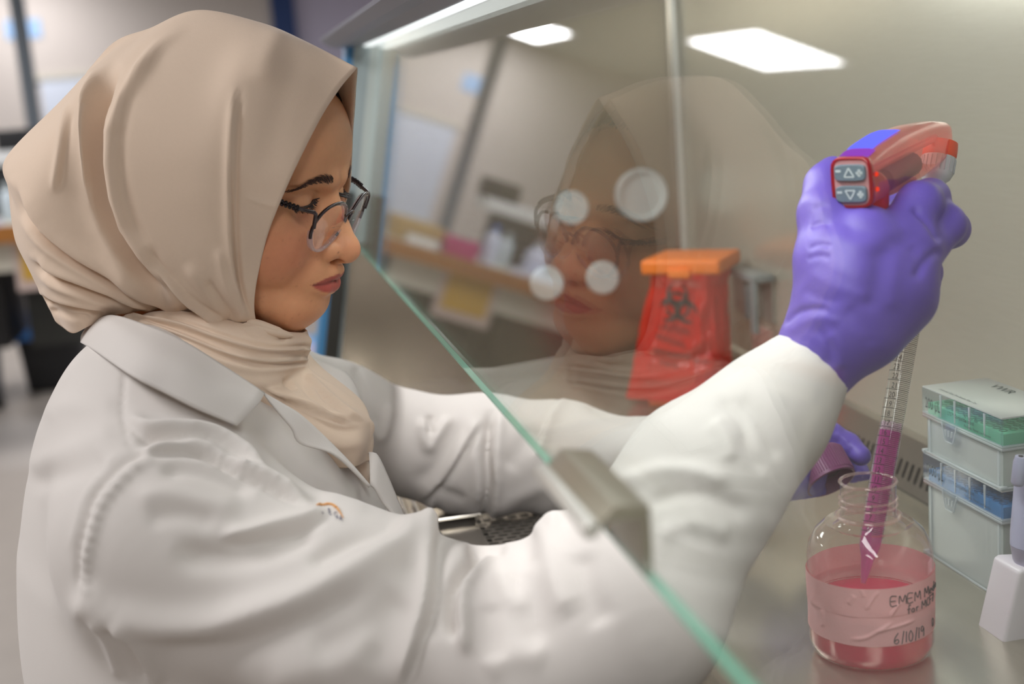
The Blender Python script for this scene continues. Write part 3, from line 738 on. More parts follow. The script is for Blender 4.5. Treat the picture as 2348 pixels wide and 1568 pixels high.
for s in (1, -1):
    o = lens_outline(s); c = o.mean(0); n = len(o)
    rings = [c+(o-c)*k+np.array([0, 1.6*(1-k*k), 0]) for k in (.02, .35, .7, 1.0)]
    grid('lens', h2w(np.array(rings)), M_lens, gl, cv=True)
    a = np.arctan2((o[:, 2]-c[2]), (o[:, 0]-c[0])*s)
    a2 = np.where(a < -2.0, a+2*math.pi, a); topi = [i for i in range(n) if -.30 < a2[i] < math.pi+.55]
    boti = [i for i in np.argsort(a) if a[i] <= -.1 or a[i] >= math.pi-.15]
    top = o[topi]; top = top[np.argsort(-a2[topi])]
    MB().tube(h2w(bspl(top, 40)), np.interp(np.linspace(0, 1, 40), [0, .2, .8, 1], [.0010, .0012, .0014, .0014]), 8).build('upper_rim', M_frame, gl, smooth=True)
    lowa = np.where(a > math.pi/2, a-2*math.pi, a)
    low = o[(lowa < .05)]; low = low[np.argsort(lowa[lowa < .05])]
    P = bspl(low, 40); dirn = (P-c)/np.linalg.norm(P-c, axis=1)[:, None]
    sec = [P+dirn*a_+np.array([0, b_, 0]) for a_, b_ in ((.3, 1.6), (.3, -2.6), (-1.8, -2.6), (-1.8, 1.6))]
    grid('lower_rim', h2w(np.array(sec)), M_rimc, gl, cu=True, smooth=False)
    hx = np.array([s*56.5, 97, .5])
    MB().tube(h2w(bspl([(s*51.5, 97.5, -14), (s*53, 98.5, -7), (s*54, 98.5, -2), (s*58, 94.5, -.5), (s*62, 89, .8)], 14)), [.0016]*14, 8).build('hinge', M_frame, gl, smooth=True)
    tp = bspl([(s*62, 89, .8), (s*67, 80, 3.5), (s*70, 60, 7), (s*72, 20, 10), (s*70, -15, 6), (s*67, -32, -14)], 40)
    tm = MB().tube(h2w(tp), [.0013]*40, 8).build('temple', M_frame, gl, smooth=True)
    mb = MB()
    for i in range(9):
        p = bspl([(s*62.5, 88, 1.2), (s*67, 80, 3.5), (s*69.5, 66, 6.2)], 9)[i]
        for dz in (1.3, -1.3): mb.lathe([(0, -1.5e-3), (1.1e-3, -1.0e-3), (1.5e-3, 0), (1.1e-3, 1e-3), (0, 1.5e-3)], h2w(p+np.array([s*1.0, 0, dz])), HR[:, 0], 8)
    mb.build('beads', M_bead, tm, smooth=True)
MB().tube(h2w(bspl([(-7.5, 104.5, -10), (-4, 106, -7.6), (0, 106.7, -7), (4, 106, -7.6), (7.5, 104.5, -10)], 16)), [.0012]*16, 8).build('bridge', M_frame, gl, smooth=True)
# ================================================================== headscarf
M_scarf = mat('beige crepe scarf', (246, 224, 201), .75, spec=.2, sheen=.25, bump=.10, bscale=1400, noise=.03, nscale=400)
translucent(M_scarf, (246, 222, 200), .20)
RIBS = [  # points (px, py, L mm) from the gather under the jaw up to the crown line
 [(590,750,46),(583,705,57),(589,645,63),(612,545,69),(642,465,71.5),(681,378,64),(737,268,40),(777,205,20),(798,178,10),(812,162,4),(820,155,1)],
 [(580,748,48),(556,690,66),(545,620,73),(540,540,79),(537,450,82),(538,350,81),(548,240,71),(590,150,50),(640,100,22),(690,92,0)],
 [(566,746,50),(520,690,71),(483,610,82),(456,510,88),(445,420,90),(446,320,86),(462,210,70),(500,110,40),(545,60,18),(590,50,0)],
 [(545,742,50),(468,690,72),(390,630,84),(318,560,91),(278,470,94),(266,370,94),(276,270,88),(310,175,72),(360,95,42),(410,45,16),(455,22,0)],
 [(505,732,52),(420,690,73),(330,632,84),(262,560,88),(222,470,88),(205,370,86),(206,270,80),(230,190,66),(275,130,42),(312,92,18),(350,62,0)],
 [(430,716,55),(340,668,76),(250,610,88),(178,530,94),(140,450,96),(135,370,94),(152,285,82),(188,208,60),(225,150,34),(262,112,6)],
 [(405,712,56),(310,662,77),(215,605,90),(140,540,96),(92,470,97),(78,405,92),(84,345,80),(104,288,58),(130,240,34)],
 [(395,711,56),(300,666,76),(204,612,88),(128,556,94),(78,500,94),(44,450,86),(24,410,74),(14,380,56),(16,358,38)],
 [(380,712,57),(285,680,76),(190,638,90),(112,590,94),(64,540,88),(38,490,72),(25,452,52),(20,425,36)],
 [(350,714,58),(258,694,78),(178,668,90),(112,636,90),(70,602,78),(46,570,60),(37,548,38)],
 [(312,717,58),(236,708,78),(170,696,86),(122,678,80),(92,655,66),(78,632,46)],
 [(280,720,58),(226,722,74),(176,722,80),(140,714,72),(116,698,56),(102,682,42)],
 [(252,722,56),(226,736,66),(196,752,70),(168,764,62),(146,752,50),(126,728,40)],
]
NV = 150
rl = []
for k, rb in enumerate(RIBS):
    P = np.array([headL(a, b, L) for a, b, L in rb])
    a = P[-1].copy()
    if k >= 5 and a[0] > 0.1:                       # the rib goes on over the back to the middle plane
        d = P[-1]-P[-2]; a = np.array([0, P[-1][1]-(9 if k < 12 else 4), P[-1][2]+(0.10*d[2])])
        P = np.vstack([P, a])
    elif k: P[-1][0] = 0
    far = (P[:-1]*np.array([-1, 1, 1]))[::-1]
    if k == 0:                           # the far side of the rim hangs freely, forward of the brow
        far = np.array([headL(*q) for q in ((817,200,-13),(814,250,-25),(810,300,-35),(808,350,-43),(806,395,-50),(803,432,-55),(793,465,-59))]+[(-66, 73, -18), (-67, 70, -32), (-63, 65, -55), (-57, 61, -78), (-46, 60, -97)], float)
    full = np.vstack([P, far])
    rl.append(bspl(full, 2*NV+1))
rl = np.array(rl)
# interpolate between ribs
NU = 170
SU = np.linspace(0, len(RIBS)-1, NU)
def crom(A, s):
    n = len(A); i = np.clip(np.floor(s).astype(int), 0, n-2); t = (s-i)
    g = lambda j: A[np.clip(j, 0, n-1)]
    p0, p1, p2, p3 = g(i-1), g(i), g(i+1), g(i+2)
    p0 = np.where((i == 0)[:, None, None], 2*A[0]-A[1], p0); p3 = np.where((i == n-2)[:, None, None], 2*A[-1]-A[-2], p3)
    t = t[:, None, None]
    return .5*(2*p1+(p2-p0)*t+(2*p0-5*p1+4*p2-p3)*t*t+(3*p1-p0-3*p2+p3)*t**3)
H = crom(rl, SU)
# soften
for _ in range(2):
    H[1:-1] = .5*H[1:-1]+.25*(H[:-2]+H[2:]); H[:, 1:-1] = .6*H[:, 1:-1]+.2*(H[:, :-2]+H[:, 2:])
I = np.arange(H.shape[0]*H.shape[1]).reshape(H.shape[:2])
HF = np.stack([I[:-1, :-1], I[1:, :-1], I[1:, 1:], I[:-1, 1:]], -1).reshape(-1, 4)
HV = h2w(H.reshape(-1, 3)); HN = vnormals(HV, HF)
cen = HV.mean(0)
if ((HV-cen)*HN).sum() < 0: HF = HF[:, ::-1]; HN = -HN
SC_K = 1.5
SC_STROKES = [
 # crease beside the cheek panel
 ([(544,180),(533,300),(527,450),(530,560),(543,660),(574,742)], 2.4, 14, 'l'),
 ([(552,190),(542,300),(539,450),(542,560),(553,660),(580,742)], -2.6, 6, 'g'),
 # big ridge from the crown down behind the ear
 ([(425,60),(392,82),(352,117),(310,178),(275,245),(254,330),(262,434),(290,536),(345,600),(408,662),(505,725)], 4.2, 13, 'g', 'e'),
 ([(330,160),(295,220),(274,300),(276,400),(300,500),(345,580)], -2.2, 12, 'g'),
 # deep shaded valley behind it, the back panel overhanging
 ([(280,140),(240,200),(222,270),(218,350),(226,430),(246,500),(282,570),(322,630),(400,706)], -11.0, 13, 'g'),
 ([(262,135),(222,180),(200,250),(196,335),(204,415),(222,478),(256,550),(296,617),(380,705)], 4.6, 30, 'l'),
 ([(262,135),(222,180),(202,250),(199,335),(207,415),(226,478),(260,550),(300,617),(384,705)], 2.6, 7, 'g'),
 ([(168,225),(150,280),(137,357),(122,449)], 2.4, 10, 'g'), ([(176,245),(160,300),(150,360),(138,440)], -1.4, 9, 'g'),
 ([(246,235),(232,310),(232,400),(252,490)], 1.6, 10, 'g'),
 # wraps at the back of the head
 ([(22,404),(48,462),(80,514),(130,560),(205,606),(306,660),(398,711)], 3.6, 24, 'r', 'e'),
 ([(26,412),(54,476),(88,530),(138,574),(207,616),(302,666)], -4.4, 8, 'g'), ([(40,480),(80,545),(140,595),(220,640),(300,680)], 2.0, 10, 'g'),
 ([(66,575),(100,618),(180,652),(281,688),(357,713)], 3.0, 20, 'r'), ([(72,585),(106,628),(186,662),(281,696)], -4.0, 8, 'g'), ([(80,610),(120,652),(190,680),(270,704)], 2.0, 9, 'g'),
 ([(80,660),(104,680),(153,700),(245,716)], 2.4, 14, 'r'), ([(85,670),(120,694),(170,708),(245,720)], -3.6, 7, 'g'),
 ([(110,706),(160,724),(215,732)], -2.5, 7, 'g'),
 # folds running into the gather under the jaw
 ([(345,590),(395,645),(450,692),(530,735)], 3.0, 13, 'l'), ([(335,560),(370,625),(425,690),(490,728)], -4.0, 9, 'g'),
 ([(425,600),(465,660),(510,706),(565,744)], 2.0, 14, 'g'), ([(470,640),(505,690),(545,730)], -2.2, 9, 'g'),
 ([(500,560),(515,640),(540,700),(572,744)], 1.6, 12, 'g'),
 ([(640,60),(610,140),(600,200)], 1.2, 26, 'g'), ([(690,100),(640,250),(600,420)], -.8, 30, 'g'),
 ([(560,450),(600,465),(650,478)], .7, 7, 'g'),
]
HV2 = sculpt(HV, HN, [(st[0], st[1]*SC_K)+tuple(st[2:]) for st in SC_STROKES])
hood = mesh('headscarf', HV2, HF, M_scarf, person, True)
m = hood.modifiers.new('thickness', 'SOLIDIFY'); m.thickness = .0014; m.offset = -1
# ---- the wrap round the neck, with the end tucked into the coat
RINGS = [  # near side points (px, py, L) from the nape to the front, then the middle-front point
 [(262,728,40),(330,716,58),(410,712,62),(500,728,60),(570,744,54),(640,758,36),(690,762,8)],
 [(250,726,46),(330,722,66),(410,728,72),(500,750,72),(580,776,64),(650,785,42),(700,782,8)],
 [(250,730,50),(330,734,70),(410,752,78),(500,784,78),(580,808,70),(650,812,46),(697,806,8)],
 [(256,738,50),(335,748,72),(420,778,82),(505,818,82),(580,844,72),(645,850,48),(692,840,8)],
 [(270,750,50),(350,776,72),(430,815,84),(520,860,84),(600,885,72),(660,880,48),(712,868,10)],
 [(290,770,50),(370,810,72),(450,850,80),(540,895,74),(620,925,62),(690,920,48),(762,908,14)],
 [(310,800,48),(390,840,70),(470,880,72),(560,925,62),(640,960,54),(730,965,48),(812,955,22),(838,948,0)],
 [(330,830,44),(410,870,64),(490,910,64),(580,955,54),(660,995,48),(750,1010,44),(822,1000,26),(850,980,4)],
 [(350,860,40),(430,900,58),(510,940,56),(600,985,48),(680,1025,42),(760,1045,38),(820,1040,28),(846,1020,6)],
 [(370,890,36),(450,930,52),(530,970,50),(620,1015,42),(690,1050,36),(765,1072,32),(815,1070,26),(838,1060,8)],
]
rr = []
NW = 90
for rb in RINGS:
    P = np.array([headL(a, b, L) for a, b, L in rb])
    a = P[0].copy(); a[0] = 0; a[1] -= 14
    fr = P[-1].copy(); fr[0] = 0; fr[1] += 2
    near = np.vstack([a, P, fr]) if P[-1][0] > 1 else np.vstack([a, P])
    far = (near[1:-1]*np.array([-1, 1, 1]))[::-1]
    far[:, 1] -= .62*np.abs(far[:, 0])*np.clip((far[:, 1]-5)/30, 0, 1)      # the far side falls back from the throat
    rr.append(bspl(np.vstack([near, far]), 2*NW, closed=True))
W = crom(np.array(rr), np.linspace(0, len(RINGS)-1, 80))
for _ in range(2): W[1:-1] = .6*W[1:-1]+.2*(W[:-2]+W[2:])
I = np.arange(W.shape[0]*W.shape[1]).reshape(W.shape[:2]); I = np.hstack([I, I[:, :1]])
WF = np.stack([I[:-1, :-1], I[1:, :-1], I[1:, 1:], I[:-1, 1:]], -1).reshape(-1, 4)
WV = h2w(W.reshape(-1, 3)); WN = vnormals(WV, WF)
if ((WV-WV.mean(0))*WN).sum() < 0: WF = WF[:, ::-1]; WN = -WN
WR_STROKES = [
 ([(300,722),(400,738),(500,772),(600,800),(700,800)], 2.6, 12, 'l', 'se'), ([(300,728),(400,748),(500,784),(600,810),(700,806)], -2.4, 6, 'g', 'se'),
 ([(330,735),(430,772),(520,808),(610,826),(694,822)], 2.2, 11, 'l', 'se'), ([(345,745),(440,786),(530,822),(620,836),(694,830)], -2.4, 6, 'g', 'se'),
 ([(400,775),(500,824),(590,850),(690,838)], 1.6, 10, 'g', 'e'), ([(590,900),(650,880),(690,850)], -2, 12, 'g'),
 ([(560,750),(600,760),(650,768)], 2.5, 10, 'g'), ([(560,756),(610,772),(660,775)], -2.4, 6, 'g'),
 ([(690,850),(740,900),(800,950),(838,965)], 2.8, 11, 'r'), ([(680,860),(720,910),(770,955),(815,975)], -2.4, 8, 'g'),
 ([(600,890),(690,925),(760,952),(815,968)], 3.6, 12, 'r'), ([(620,915),(700,950),(780,985),(835,980)], -2.6, 9, 'g'),
 ([(660,860),(672,885),(688,890)], -3, 8, 'g'), ([(700,860),(725,905),(735,930)], 2, 7, 'g'),
 ([(640,955),(720,1000),(790,1020),(840,1005)], 2.4, 16, 'g'),
]
WV2 = sculpt(WV, WN, [(st[0], st[1]*1.5)+tuple(st[2:]) for st in WR_STROKES])
wrap = mesh('scarf_wrap', WV2, WF, M_scarf, hood, True)
m = wrap.modifiers.new('thickness', 'SOLIDIFY'); m.thickness = .0014; m.offset = -1
# pleated twist where the layers meet under the chin
mb = MB()
for i, pts in enumerate(([(556,744,56),(590,752,52),(630,762,44),(670,770,28)], [(566,738,54),(596,744,50),(628,756,44),(655,766,34)])):
    mb.tube(h2w(bspl([headL(*p) for p in pts], 18)), np.array([.3, .75, .9, 1, 1, 1, 1, 1, 1, 1, 1, 1, 1, 1, .9, .8, .6, .3])*.0034, 10)
mb.build('pleat', M_scarf, hood, smooth=True)
# tail end going down inside the coat opening
tl = [[(800,1005,14),(825,1000,6),(846,1005,-4)], [(802,1040,12),(826,1040,5),(843,1045,-5)], [(818,1075,8),(836,1075,2),(850,1080,-6)], [(838,1110,4),(849,1112,0),(858,1115,-8)]]
grid('scarf_tail', h2w(np.array([[headL(*p) for p in r] for r in tl])), M_scarf, hood, thick=.0015)
# ================================================================== lab coat
M_coat = mat('white cotton coat', (216, 210, 204), .8, spec=.2, sheen=.15, bump=.10, bscale=1500)
def Pp(px, py, Y, r): return (atY(px, py, Y), r)
f = Field((-.34, .60, .53), (.52, 1.42, 1.24), .0044)
SCY = (1, .62, 1)
# trunk, back and chest (sections wider from shoulder to shoulder than front to back)
for pts in ([Pp(342, 1003, 1.06, .076), Pp(385, 1150, 1.07, .102), Pp(415, 1400, 1.07, .112), Pp(450, 1760, 1.07, .120), (np.array([-.04, 1.07, .50]), .135)],
            [Pp(585, 1022, 1.05, .056), Pp(590, 1170, 1.09, .092), Pp(585, 1400, 1.08, .118), Pp(560, 1760, 1.07, .135), (np.array([-.005, 1.07, .50]), .150)]):
    for (a, ra), (b, rb) in zip(pts[:-1], pts[1:]): f.rc(a, b, ra, rb, .05, sc=SCY)
f.rc(*[atY(400, 915, 1.08), atY(540, 975, 1.06)], .048, .04, .03)
# near shoulder and arm
f.chain([Pp(330, 905, 1.0, .05), Pp(395, 1225, .895, .070)], .05)
f.chain([Pp(395, 1225, .895, .070), Pp(800, 1415, .835, .066), Pp(1205, 1492, .775, .0565), Pp(1425, 1392, .765, .064)], .035)
f.chain([Pp(1425, 1392, .765, .064), Pp(1618, 1095, .785, .0505), Pp(1755, 960, .795, .0390), Pp(1882, 811, .803, .0290)], .02)
# far shoulder and arm
f.chain([Pp(560, 880, 1.16, .05), Pp(765, 960, 1.235, .052), Pp(955, 1022, 1.245, .0475), Pp(1110, 1046, 1.245, .059), Pp(1290, 1042, 1.225, .050), Pp(1500, 1058, 1.15, .0375), Pp(1700, 1070, 1.06, .030), Pp(1745, 1074, 1.04, .029)], .022)
wn = atY(1866, 832, .80); wd_ = atY(1882, 811, .803)-atY(1755, 960, .795)
f.plane(wn, wd_)
f.plane((0, 1, .545), (0, 0, -1))
V, F = f.surf(); V = relax(V, F, 3, .5)
# one finer level for the cloth folds
me = bpy.data.meshes.new('tmp'); me.from_pydata([tuple(v) for v in V], [], F.tolist()); o = bpy.data.objects.new('tmp', me); COL.objects.link(o)
sm = o.modifiers.new('s', 'SUBSURF'); sm.levels = 1
bpy.context.view_layer.update()
ev = o.evaluated_get(bpy.context.evaluated_depsgraph_get()).to_mesh()
V = np.empty(len(ev.vertices)*3); ev.vertices.foreach_get('co', V); V = V.reshape(-1, 3)
F = np.empty(len(ev.polygons)*4, np.int32); ev.loops.foreach_get('vertex_index', F); F = F.reshape(-1, 4)
bpy.data.objects.remove(o); bpy.data.meshes.remove(me)
N = vnormals(V, F)
CO_STROKES = [
 # yoke seam, armhole seam with its puckers
 ([(287,850),(282,900),(281,945),(293,1010),(318,1046)], -2.2, 5, 'g', 's'),
 ([(322,1042),(290,1060),(244,1104),(214,1145),(196,1205),(181,1265),(180,1326),(192,1380)], -3.4, 8, 'g', 's'),
 ([(340,1056),(300,1080),(262,1118),(232,1160),(214,1215),(201,1270),(201,1330)], 2.8, 13, 'g', 's'),
 ([(300,1030),(262,1050),(222,1098),(190,1150),(172,1215),(160,1275)], 1.5, 10, 'g'),
 *[([(x_, y_), (x_+14, y_+5), (x_+30, y_+14)], 1.9, 6, 'g', 's') for x_, y_ in ((292,1064),(268,1086),(247,1106),(231,1128),(217,1150),(207,1174),(199,1198),(192,1222),(186,1246),(182,1270),(181,1294),(182,1318),(186,1340))],
 # yoke folds over the shoulder
 ([(284,945),(332,985),(400,986),(482,998),(554,1040),(610,1090)], 8.0, 20, 'r'),
 ([(296,1022),(345,1008),(415,1016),(500,1040),(560,1080)], -7.0, 15, 'g'),
 ([(312,1050),(350,1030),(400,1022),(470,1026),(554,1072),(664,1130),(720,1160)], 9.0, 22, 'r'),
 ([(360,1085),(420,1075),(500,1095),(590,1130)], -5.0, 20, 'g'),
 ([(55,1082),(105,1055),(166,1030),(230,1005),(278,990)], 2.5, 26, 'g'), ([(62,1115),(120,1095),(190,1072),(250,1050)], -3.5, 26, 'g'),
 ([(90,960),(150,930),(230,935),(275,930)], 2.0, 26, 'g'),
 # sleeve
 ([(300,1150),(380,1130),(470,1150),(560,1170)], 3.0, 24, 'g'), ([(330,1190),(420,1180),(500,1200)], -2.5, 22, 'g'),
 ([(498,1233),(560,1228),(609,1216),(692,1194),(760,1172)], 7.0, 22, 'r'), ([(388,1262),(470,1275),(560,1268),(664,1236),(740,1200)], -8.0, 30, 'g'),
 ([(205,1385),(250,1410),(310,1422),(388,1432),(498,1426),(609,1398),(700,1368),(780,1325),(857,1277),(930,1228),(990,1190)], 9.0, 36, 'g', 'se'),
 ([(330,1475),(430,1495),(526,1490),(640,1450),(760,1390),(860,1330)], -6.0, 36, 'g'),
 ([(248,1420),(275,1455),(310,1510),(345,1580)], -6.0, 12, 'g'), ([(262,1410),(292,1450),(330,1505),(370,1580)], 5.0, 20, 'g'),
 ([(225,1400),(250,1470),(280,1560)], 3.0, 14, 'g'),
 # crumpled elbow
 ([(700,1300),(800,1248),(880,1225),(930,1205)], -6.0, 24, 'g'),
 ([(994,1180),(986,1280),(977,1381),(946,1484),(914,1580)], 6.0, 30, 'l', 's'), ([(1018,1200),(1012,1290),(1004,1390),(985,1480)], -3.0, 20, 'g'),
 ([(1120,1252),(1072,1296),(1037,1342),(1032,1413),(1046,1475)], -11.0, 16, 'g'),
 ([(1148,1250),(1098,1300),(1064,1345),(1060,1434),(1072,1510)], 5.5, 15, 'g'),
 ([(1142,1290),(1160,1345),(1190,1380),(1214,1335),(1222,1280)], 3.0, 24, 'g'), ([(1120,1380),(1126,1450),(1140,1520)], -2.5, 28, 'g'),
 ([(1255,1180),(1264,1280),(1290,1370),(1316,1412)], 5.0, 34, 'g', 's'), ([(1215,1210),(1206,1300),(1225,1420),(1240,1500)], -3.0, 30, 'g'), ([(1330,1260),(1350,1360),(1390,1440)], -3.0, 32, 'g'),
 ([(945,1250),(930,1350),(890,1450),(840,1540)], -4, 36, 'g'),
 ([(1075,1238),(1110,1256),(1160,1250)], -7, 20, 'g'), ([(950,1200),(995,1186),(1035,1205)], 5, 24, 'g'), ([(1210,1215),(1255,1190),(1300,1200)], 5, 26, 'g'),
 ([(1100,1540),(1180,1500),(1260,1510)], 2.5, 34, 'g'), ([(700,1500),(820,1440),(930,1350)], -5.0, 44, 'g'), ([(600,1560),(760,1520),(880,1450)], 3.0, 40, 'g'),
 # forearm behind the glass
 ([(1430,1130),(1490,1085),(1580,1078),(1680,1110)], 4.0, 20, 'g'), ([(1470,1160),(1560,1130),(1640,1140),(1730,1190)], -4.5, 20, 'g'), ([(1500,1230),(1590,1200),(1680,1230)], 3.0, 22, 'g'), ([(1640,905),(1700,960),(1720,1030),(1760,1090)], -3.0, 16, 'g'),
 ([(1340,1240),(1385,1160),(1420,1120),(1480,1085)], 4, 22, 'g'), ([(1630,960),(1660,1000),(1680,1060)], 3, 18, 'g'), ([(1690,900),(1740,960),(1790,1060)], -2.5, 16, 'g'),
 # far sleeve
 ([(818,852),(832,885),(838,930),(832,960)], -3.5, 9, 'g', 's'),
 ([(848,960),(856,996),(874,1003),(890,965),(898,920)], 4.5, 12, 'g'),
 ([(966,950),(972,1005),(985,1026),(996,1008),(1020,975),(1040,950)], 5.5, 12, 'g'), ([(985,950),(988,980),(990,1000)], -3.5, 9, 'g'),
 ([(1106,955),(1065,1020),(1020,1090),(985,1125),(955,1148)], 6.0, 20, 'l'), ([(1080,960),(1040,1020),(995,1080),(940,1110)], -3.5, 22, 'g'),
 ([(1128,935),(1122,990),(1118,1045),(1119,1110),(1110,1195)], -11.0, 11, 'g', 'e'), ([(1148,930),(1142,1000),(1140,1060),(1136,1130),(1118,1195)], 4.5, 13, 'g', 'e'),
 ([(1098,960),(1092,1030),(1098,1100),(1100,1170)], 3.5, 16, 'g'),
 ([(1300,905),(1268,945),(1245,1000),(1230,1050)], 4.5, 16, 'r'), ([(1340,925),(1400,955),(1460,965)], -2.5, 12, 'g'),
 ([(1160,1080),(1200,1020),(1240,980)], -3, 22, 'g'), ([(1130,1180),(1190,1140),(1260,1110)], 3, 18, 'g'),
 ([(990,1120),(1040,1135),(1070,1150)], -2.5, 12, 'g'),
 # chest panels
 ([(610,935),(660,1000),(720,1080),(800,1160)], 1.6, 20, 'g'), ([(560,980),(620,1040),(690,1110),(760,1170)], -2.4, 26, 'g'), ([(700,1010),(760,1090),(840,1190)], 1.6, 26, 'g'),
]
V2 = relax(sculpt(V, N, CO_STROKES, nsm=24), F, 2, .5)
coat = mesh('lab_coat', V2, F, M_coat, person, True)
# nearest coat surface along a pixel ray, for the sewn-on pieces
CQ = proj(V2); CVN = vnormals(V2, F); _vd = ((V2-CAM)*CVN).sum(1) < 0
def on_coat(px, py, rad=9):
    m = _vd & (np.abs(CQ[:, 0]-px) < rad) & (np.abs(CQ[:, 1]-py) < rad)
    if not m.any(): return None
    d = (V2[m]-CAM)@FW; k = np.where(d < d.min()+.02)[0]
    return d[k].mean()
def at_depth(px, py, dep): return CAM+ray(px, py)*dep
def cloth_pt(px, py, lift=.004, dflt=1.0):
    d = on_coat(px, py); d = dflt if d is None else d
    return at_depth(px, py, d-lift)
def leaf(name, rows, n=(18, 30), thick=.0022, parent=coat):
    """sheet lofted through rows of points (px, py, depth)"""
    R = np.array([bspl([at_depth(*p) for p in r], n[1]) for r in rows])
    R = np.array([bspl(R[:, j], n[0]) for j in range(n[1])]).transpose(1, 0, 2)
    return grid(name, R, M_coat, parent, thick=thick)
# collar: stand round the neck and the near fold-down leaf
leaf('collar', [[(196,752,1.035),(250,722,.985),(335,744,.945),(420,780,.93),(520,842,.925),(608,900,.925)],
                [(186,768,1.03),(238,745,.965),(320,790,.915),(410,835,.900),(500,890,.900),(592,925,.910)],
                [(184,785,1.03),(210,800,.955),(290,852,.895),(370,893,.885),(455,935,.885),(545,975,.895)]], (20, 40), .003)
# near front edge with its turned-out lapel
leaf('lapel', [[(606,900,.925),(650,925,.93),(690,950,.935),(745,1000,.945),(800,1055,.955),(850,1112,.965)],
               [(606,905,.925),(640,945,.925),(672,985,.93),(690,1018,.935),(770,1042,.945),(850,1114,.962)]], (8, 40), .002)
# far front edge and lapel
leaf('lapel', [[(700,812,1.09),(740,830,1.10),(790,850,1.115),(815,880,1.12),(828,930,1.11)],
               [(695,830,1.085),(740,870,1.085),(800,930,1.08),(842,980,1.06),(850,1040,1.04)],], (8, 30), .002)
leaf('front_edge', [[(846,1036,1.02),(866,1042,1.02),(890,1090,1.02),(915,1150,1.02),(938,1205,1.02)],
                    [(850,1110,1.00),(862,1120,1.0),(880,1150,1.0),(905,1180,1.0),(930,1212,1.0)]], (8, 24), .002)
# embroidered badge half hidden by the sleeve: orange arc over navy capitals
M_or = mat('orange thread', (226, 168, 104), .6); M_nv = mat('navy thread', (22, 34, 92), .6)
arc = bspl([(725,1157),(733,1155),(740,1157),(755,1155),(768,1160),(776,1168),(782,1178),(787,1186)], 30)
emb = MB().tube([cloth_pt(a, b, .0012) for a, b in arc], np.interp(np.linspace(0, 1, 30), [0, .1, .3, .6, 1], [.0003, .0008, .0010, .0009, .0003]), 6).build('embroidery', M_or, coat, smooth=True)
mb = MB()
for ch, (ox, oy), sz, an in (('L', (738,1174), 17, -.7), ('E', (754,1178), 21, -.55), ('G', (767,1184), 20, -.5), ('A', (779,1191), 18, -.5)):
    Vt, Ft = text_mesh(ch, sz, .75)
    c, s_ = math.cos(an), math.sin(an)
    pts = []
    for x_, y_, _ in Vt:
        X = ox+(x_*c+y_*s_*.4); Y = oy-(y_*1.0)+x_*.45
        pts.append(cloth_pt(X, Y, .0016))
    mb.add(pts, Ft)
mb.build('embroidered_letters', M_nv, emb, recalc=False)
# ================================================================== gloved hands
M_glove = mat('purple nitrile', (106, 86, 184), .44, spec=.45, bump=.10, bscale=500, noise=.05, nscale=60)
def glove(name, build, strokes, bounds, wrist, wnorm, label):
    f = Field(bounds[0], bounds[1], .0013)
    build(f); f.plane(wrist, wnorm)
    V, F = f.surf(); V = relax(V, F, 2, .5); N = vnormals(V, F)
    V = relax(sculpt(V, N, strokes, nsm=16), F, 1, .5)
    o = mesh(name, V, F, M_glove, person, True); o['label'] = label; return o
def right(f):
    P = Pp
    # wrist and back of the hand
    f.chain([P(1815, 895, .803, .0262), P(1875, 822, .803, .0266), P(1925, 740, .80, .0300)], .012)
    f.chain([P(1925, 740, .80, .031), P(1945, 640, .798, .0275), P(1985, 545, .80, .022)], .016)
    f.chain([P(1960, 735, .80, .030), P(2040, 650, .80, .0275), P(2085, 560, .802, .021)], .016)
    f.chain([P(1990, 745, .803, .026), P(2065, 690, .807, .0225)], .014)
    # index: crooked round the head, knuckle high
    f.chain([P(2060, 545, .803, .0185), P(2108, 468, .812, .0148), P(2132, 455, .832, .0130), P(2095, 470, .862, .0115), P(2050, 480, .868, .0105)], .006)
    # middle
    f.chain([P(2085, 600, .803, .0185), P(2165, 515, .818, .0138), P(2180, 525, .838, .0125), P(2130, 560, .868, .0115), P(2075, 580, .872, .0105)], .006)
    # ring
    f.chain([P(2075, 655, .806, .0175), P(2112, 625, .828, .0135), P(2112, 645, .850, .0125), P(2070, 660, .872, .0112), P(2030, 665, .874, .0102)], .006)
    # little
    f.chain([P(2050, 715, .806, .016), P(2090, 690, .830, .0120), P(2085, 715, .850, .0108), P(2050, 730, .866, .0098), P(2015, 735, .868, .009)], .006)
    # thumb leaves the side of the palm and lies up along the handle
    f.chain([P(1912, 690, .80, .0225), P(1893, 590, .806, .0180), P(1886, 490, .822, .0145), P(1895, 425, .838, .0128), P(1910, 395, .848, .0112)], .012)
